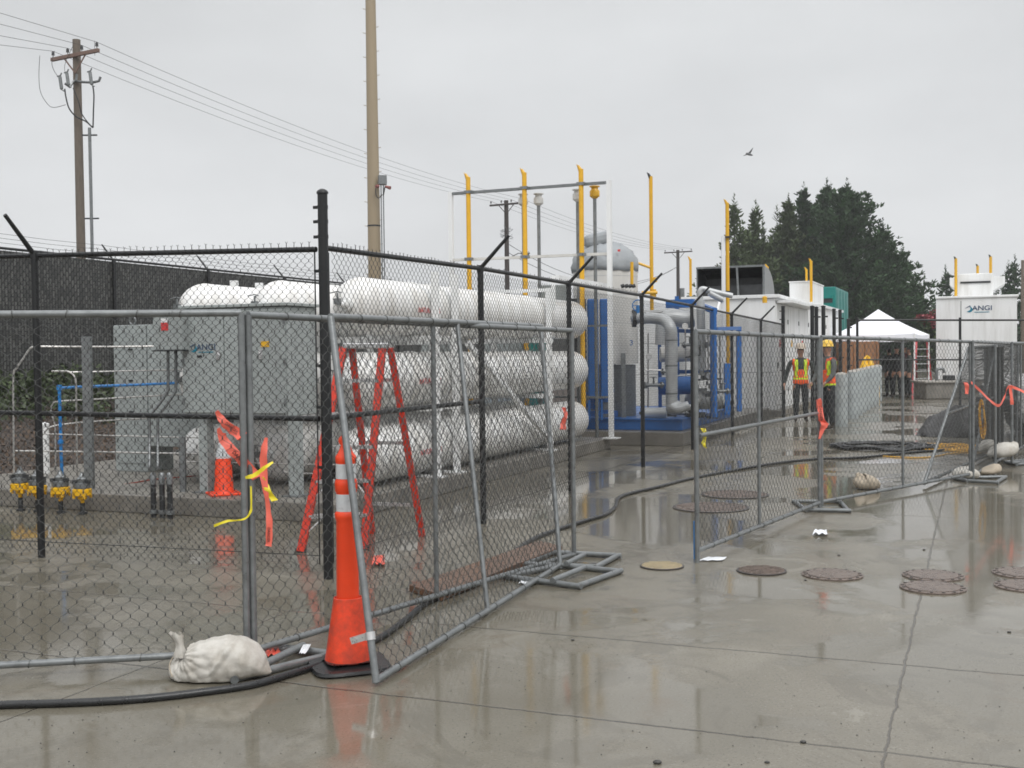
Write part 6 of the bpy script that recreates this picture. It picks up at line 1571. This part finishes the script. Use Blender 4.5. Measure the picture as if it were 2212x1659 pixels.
# far scrub band
def scatter(name, label, boxes, n, ls, mt, seed, kind='stuff', cat='shrubs', ground_z=None):
    rr = random.Random(seed); vs = []; fs = []
    for i in range(n):
        f = boxes[rr.randrange(len(boxes))]; c = f(rr)
        d = Vector((rr.gauss(0, 1), rr.gauss(0, 1), rr.gauss(.3, 1))).normalized(); e_ = d.cross(Vector((rr.gauss(0, 1), rr.gauss(0, 1), rr.gauss(0, 1)))).normalized(); l_ = ls * rr.uniform(.5, 1.3)
        b0 = len(vs); vs += [c, c + d * l_ * .5 + e_ * l_ * .3, c + d * l_, c + d * l_ * .5 - e_ * l_ * .3]; fs.append((b0, b0 + 1, b0 + 2, b0 + 3))
    m = Mb(); m.add(vs, fs); o = m.build(name, mt, None); tag(o, label, cat, kind=kind); return o
def band(rr):
    x = rr.uniform(-10, 75); Y = rr.uniform(97, 104); hmax = 3.2 + 1.0 * math.sin(x * .35) + .6 * math.sin(x * 1.1 + 2); return Vector((x, Y, hmax * rr.random() ** .6))
scatter('distant_shrubs', 'dark belt of distant shrubs behind the tent', [band], 26000, .55, LEAF, 4)
def pinkb(rr):
    c = P(2024, 690, 75); x_ = rr.uniform(-1, 1); return Vector((c.x + x_ * 1.0 + rr.gauss(0, .1), c.y + rr.uniform(-.8, .8), c.z + rr.gauss(0, .22) * (1.1 - abs(x_)) + .25 * math.sin(x_ * 4)))
pk = thing('flowering_shrub', P(2022, 765, 75) - ZZ * CAM_H, 'shrub with pink blossom between the tent and the right enclosure', 'shrub')
rr = random.Random(8); vs = []; fs = []
for i in range(1500):
    c = pinkb(rr); d = Vector((rr.gauss(0, 1), rr.gauss(0, 1), rr.gauss(0, 1))).normalized() * .14; e_ = d.cross(ZZ); b0 = len(vs); vs += [c, c + d + e_, c + d * 2, c + d - e_]; fs.append((b0, b0 + 1, b0 + 2, b0 + 3))
Mb().add(vs, fs).build('blossom', PINK, pk)
vs = []; fs = []
for i in range(2500):
    c = pinkb(rr); c.z = rr.uniform(.3, c.z); d = Vector((rr.gauss(0, 1), rr.gauss(0, 1), rr.gauss(0, 1))).normalized() * .15; e_ = d.cross(ZZ); b0 = len(vs); vs += [c, c + d + e_, c + d * 2, c + d - e_]; fs.append((b0, b0 + 1, b0 + 2, b0 + 3))
Mb().add(vs, fs).build('foliage', LEAF2, pk)
# ground cover on the berm
def gc(rr):
    a = rr.uniform(-2, 26); b = 8.9 + 2.1 * rr.random() ** .7 + .2 * math.sin(a * 2.3); z = np.interp(b, [x[0] for x in bz], [x[1] for x in bz]); cl = .5 + .5 * math.sin(a * 3.1 + b * 2) * math.sin(a * 1.3 - b * 3)
    return S(a, b, z + rr.random() * (.10 + .40 * cl))
scatter('ground_cover', 'low green shrubs growing along the top of the bark slope', [gc], 26000, .11, SHR, 6)
def ch(rr):
    a = rr.uniform(-3, 14); b = 7 + 2.6 * rr.random(); z = np.interp(b, [x[0] for x in bz], [x[1] for x in bz]); return S(a, b, z + .01)
scatter('bark_chips', 'loose bark chips on the slope', [ch], 9000, .07, mat('bark_chip', (.12, .085, .06), .9), 16)

# gull
gu = P(1618, 333, 45); o = thing('gull', gu, 'small bird flying in the grey sky at right', 'bird')
m = Mb(); m.lathe(gu, [(0, -.18), (.03, -.14), (.055, -.03), (.05, .06), (.03, .14), (.022, .18), (0, .22)], 8, ax=Vector((.8, .5, -.15))); m.build('body', GULL, o, smooth=True)
for pts, w_ in (([(1618, 332, 45), (1622, 327, 45), (1627, 319, 44.9)], 5), ([(1618, 333, 45), (1612, 334, 45), (1605, 337, 44.9)], 5)):
    m = Mb(); q = [P(*p) for p in pts]; W = [Vector((.10, .12, -.02)), Vector((.08, .10, 0)), Vector((.01, .02, 0))]; m.ribbon(q, W, .01); m.build('wing', GULL, o)

# parked truck just entering the frame at right
tk = thing('parked_truck', (9.3, 20.6, 0), 'white truck whose nose just enters the photo at the right edge', 'truck')
x0 = P(2197, 765, 20.2).x
m = Mb(); prof = [(0, .45), (0, .75), (.06, .95), (.25, 1.10), (1.25, 1.18), (1.75, 1.72), (2.9, 1.76), (3.0, 1.15), (5.3, 1.15), (5.3, .5), (4.9, .5), (4.7, .82), (4.2, .82), (4.0, .5), (1.35, .5), (1.15, .82), (.65, .82), (.45, .5)]
m.prism(prof, (x0, 21.9, 0), Vector((1, 0, 0)), ZZ, Vector((0, -1, 0)), 1.75); m.build('body', WHT, tk, bevel=.04)
m = Mb(); m.box((x0 - .02, 21.0, .60), (.12, 1.7, .22)); m.build('bumper', DRK, tk, bevel=.03)
m = Mb(); m.box((x0 + .0, 21.0, .86), (.06, 1.0, .16)); m.build('grille', DRK, tk)
for y in (20.35, 21.65):
    m = Mb(); m.box((x0 + .03, y, .86), (.07, .25, .16)); m.build('headlight', GLASS, tk, bevel=.02)
for x in (.9, 4.45):
    for y in (20.12, 21.72):
        m = Mb(); m.lathe((x0 + x, y, .37), [(.37, 0), (.37, .22), (.34, .24)], 24, ax=Vector((0, 1, 0))); wh = m.build('wheel', RUB, tk, smooth='auto'); m = Mb(); m.lathe((x0 + x, y - .01, .37), [(.2, 0), (.2, .24)], 16, ax=Vector((0, 1, 0))); m.build('rim', ALU, wh, smooth='auto')
m = Mb(); m.prism([(1.42, 1.22), (1.80, 1.66), (2.8, 1.69), (2.85, 1.22)], (x0, 20.146, 0), Vector((1, 0, 0)), ZZ, Vector((0, -1, 0)), .005); m.build('side_window', GLASS, tk)

# ================================================================ AIR
hz = Mb(); hz.hexa([(-130, -5, -1), (330, -5, -1), (330, 560, -1), (-130, 560, -1), (-130, -5, 40), (330, -5, 40), (330, 560, 40), (-130, 560, 40)])
hm = bpy.data.materials.new('haze'); hm.use_nodes = True; hn = hm.node_tree; hn.nodes.clear()
ho = hn.nodes.new('ShaderNodeOutputMaterial'); hv = hn.nodes.new('ShaderNodeVolumePrincipled'); hv.inputs['Color'].default_value = (.97, .98, 1, 1); hv.inputs['Density'].default_value = .0007
hn.links.new(hv.outputs[0], ho.inputs['Volume'])
hz_o = hz.build('haze', hm, None); tag(hz_o, 'thin rain mist over the whole yard', 'haze', kind='stuff')
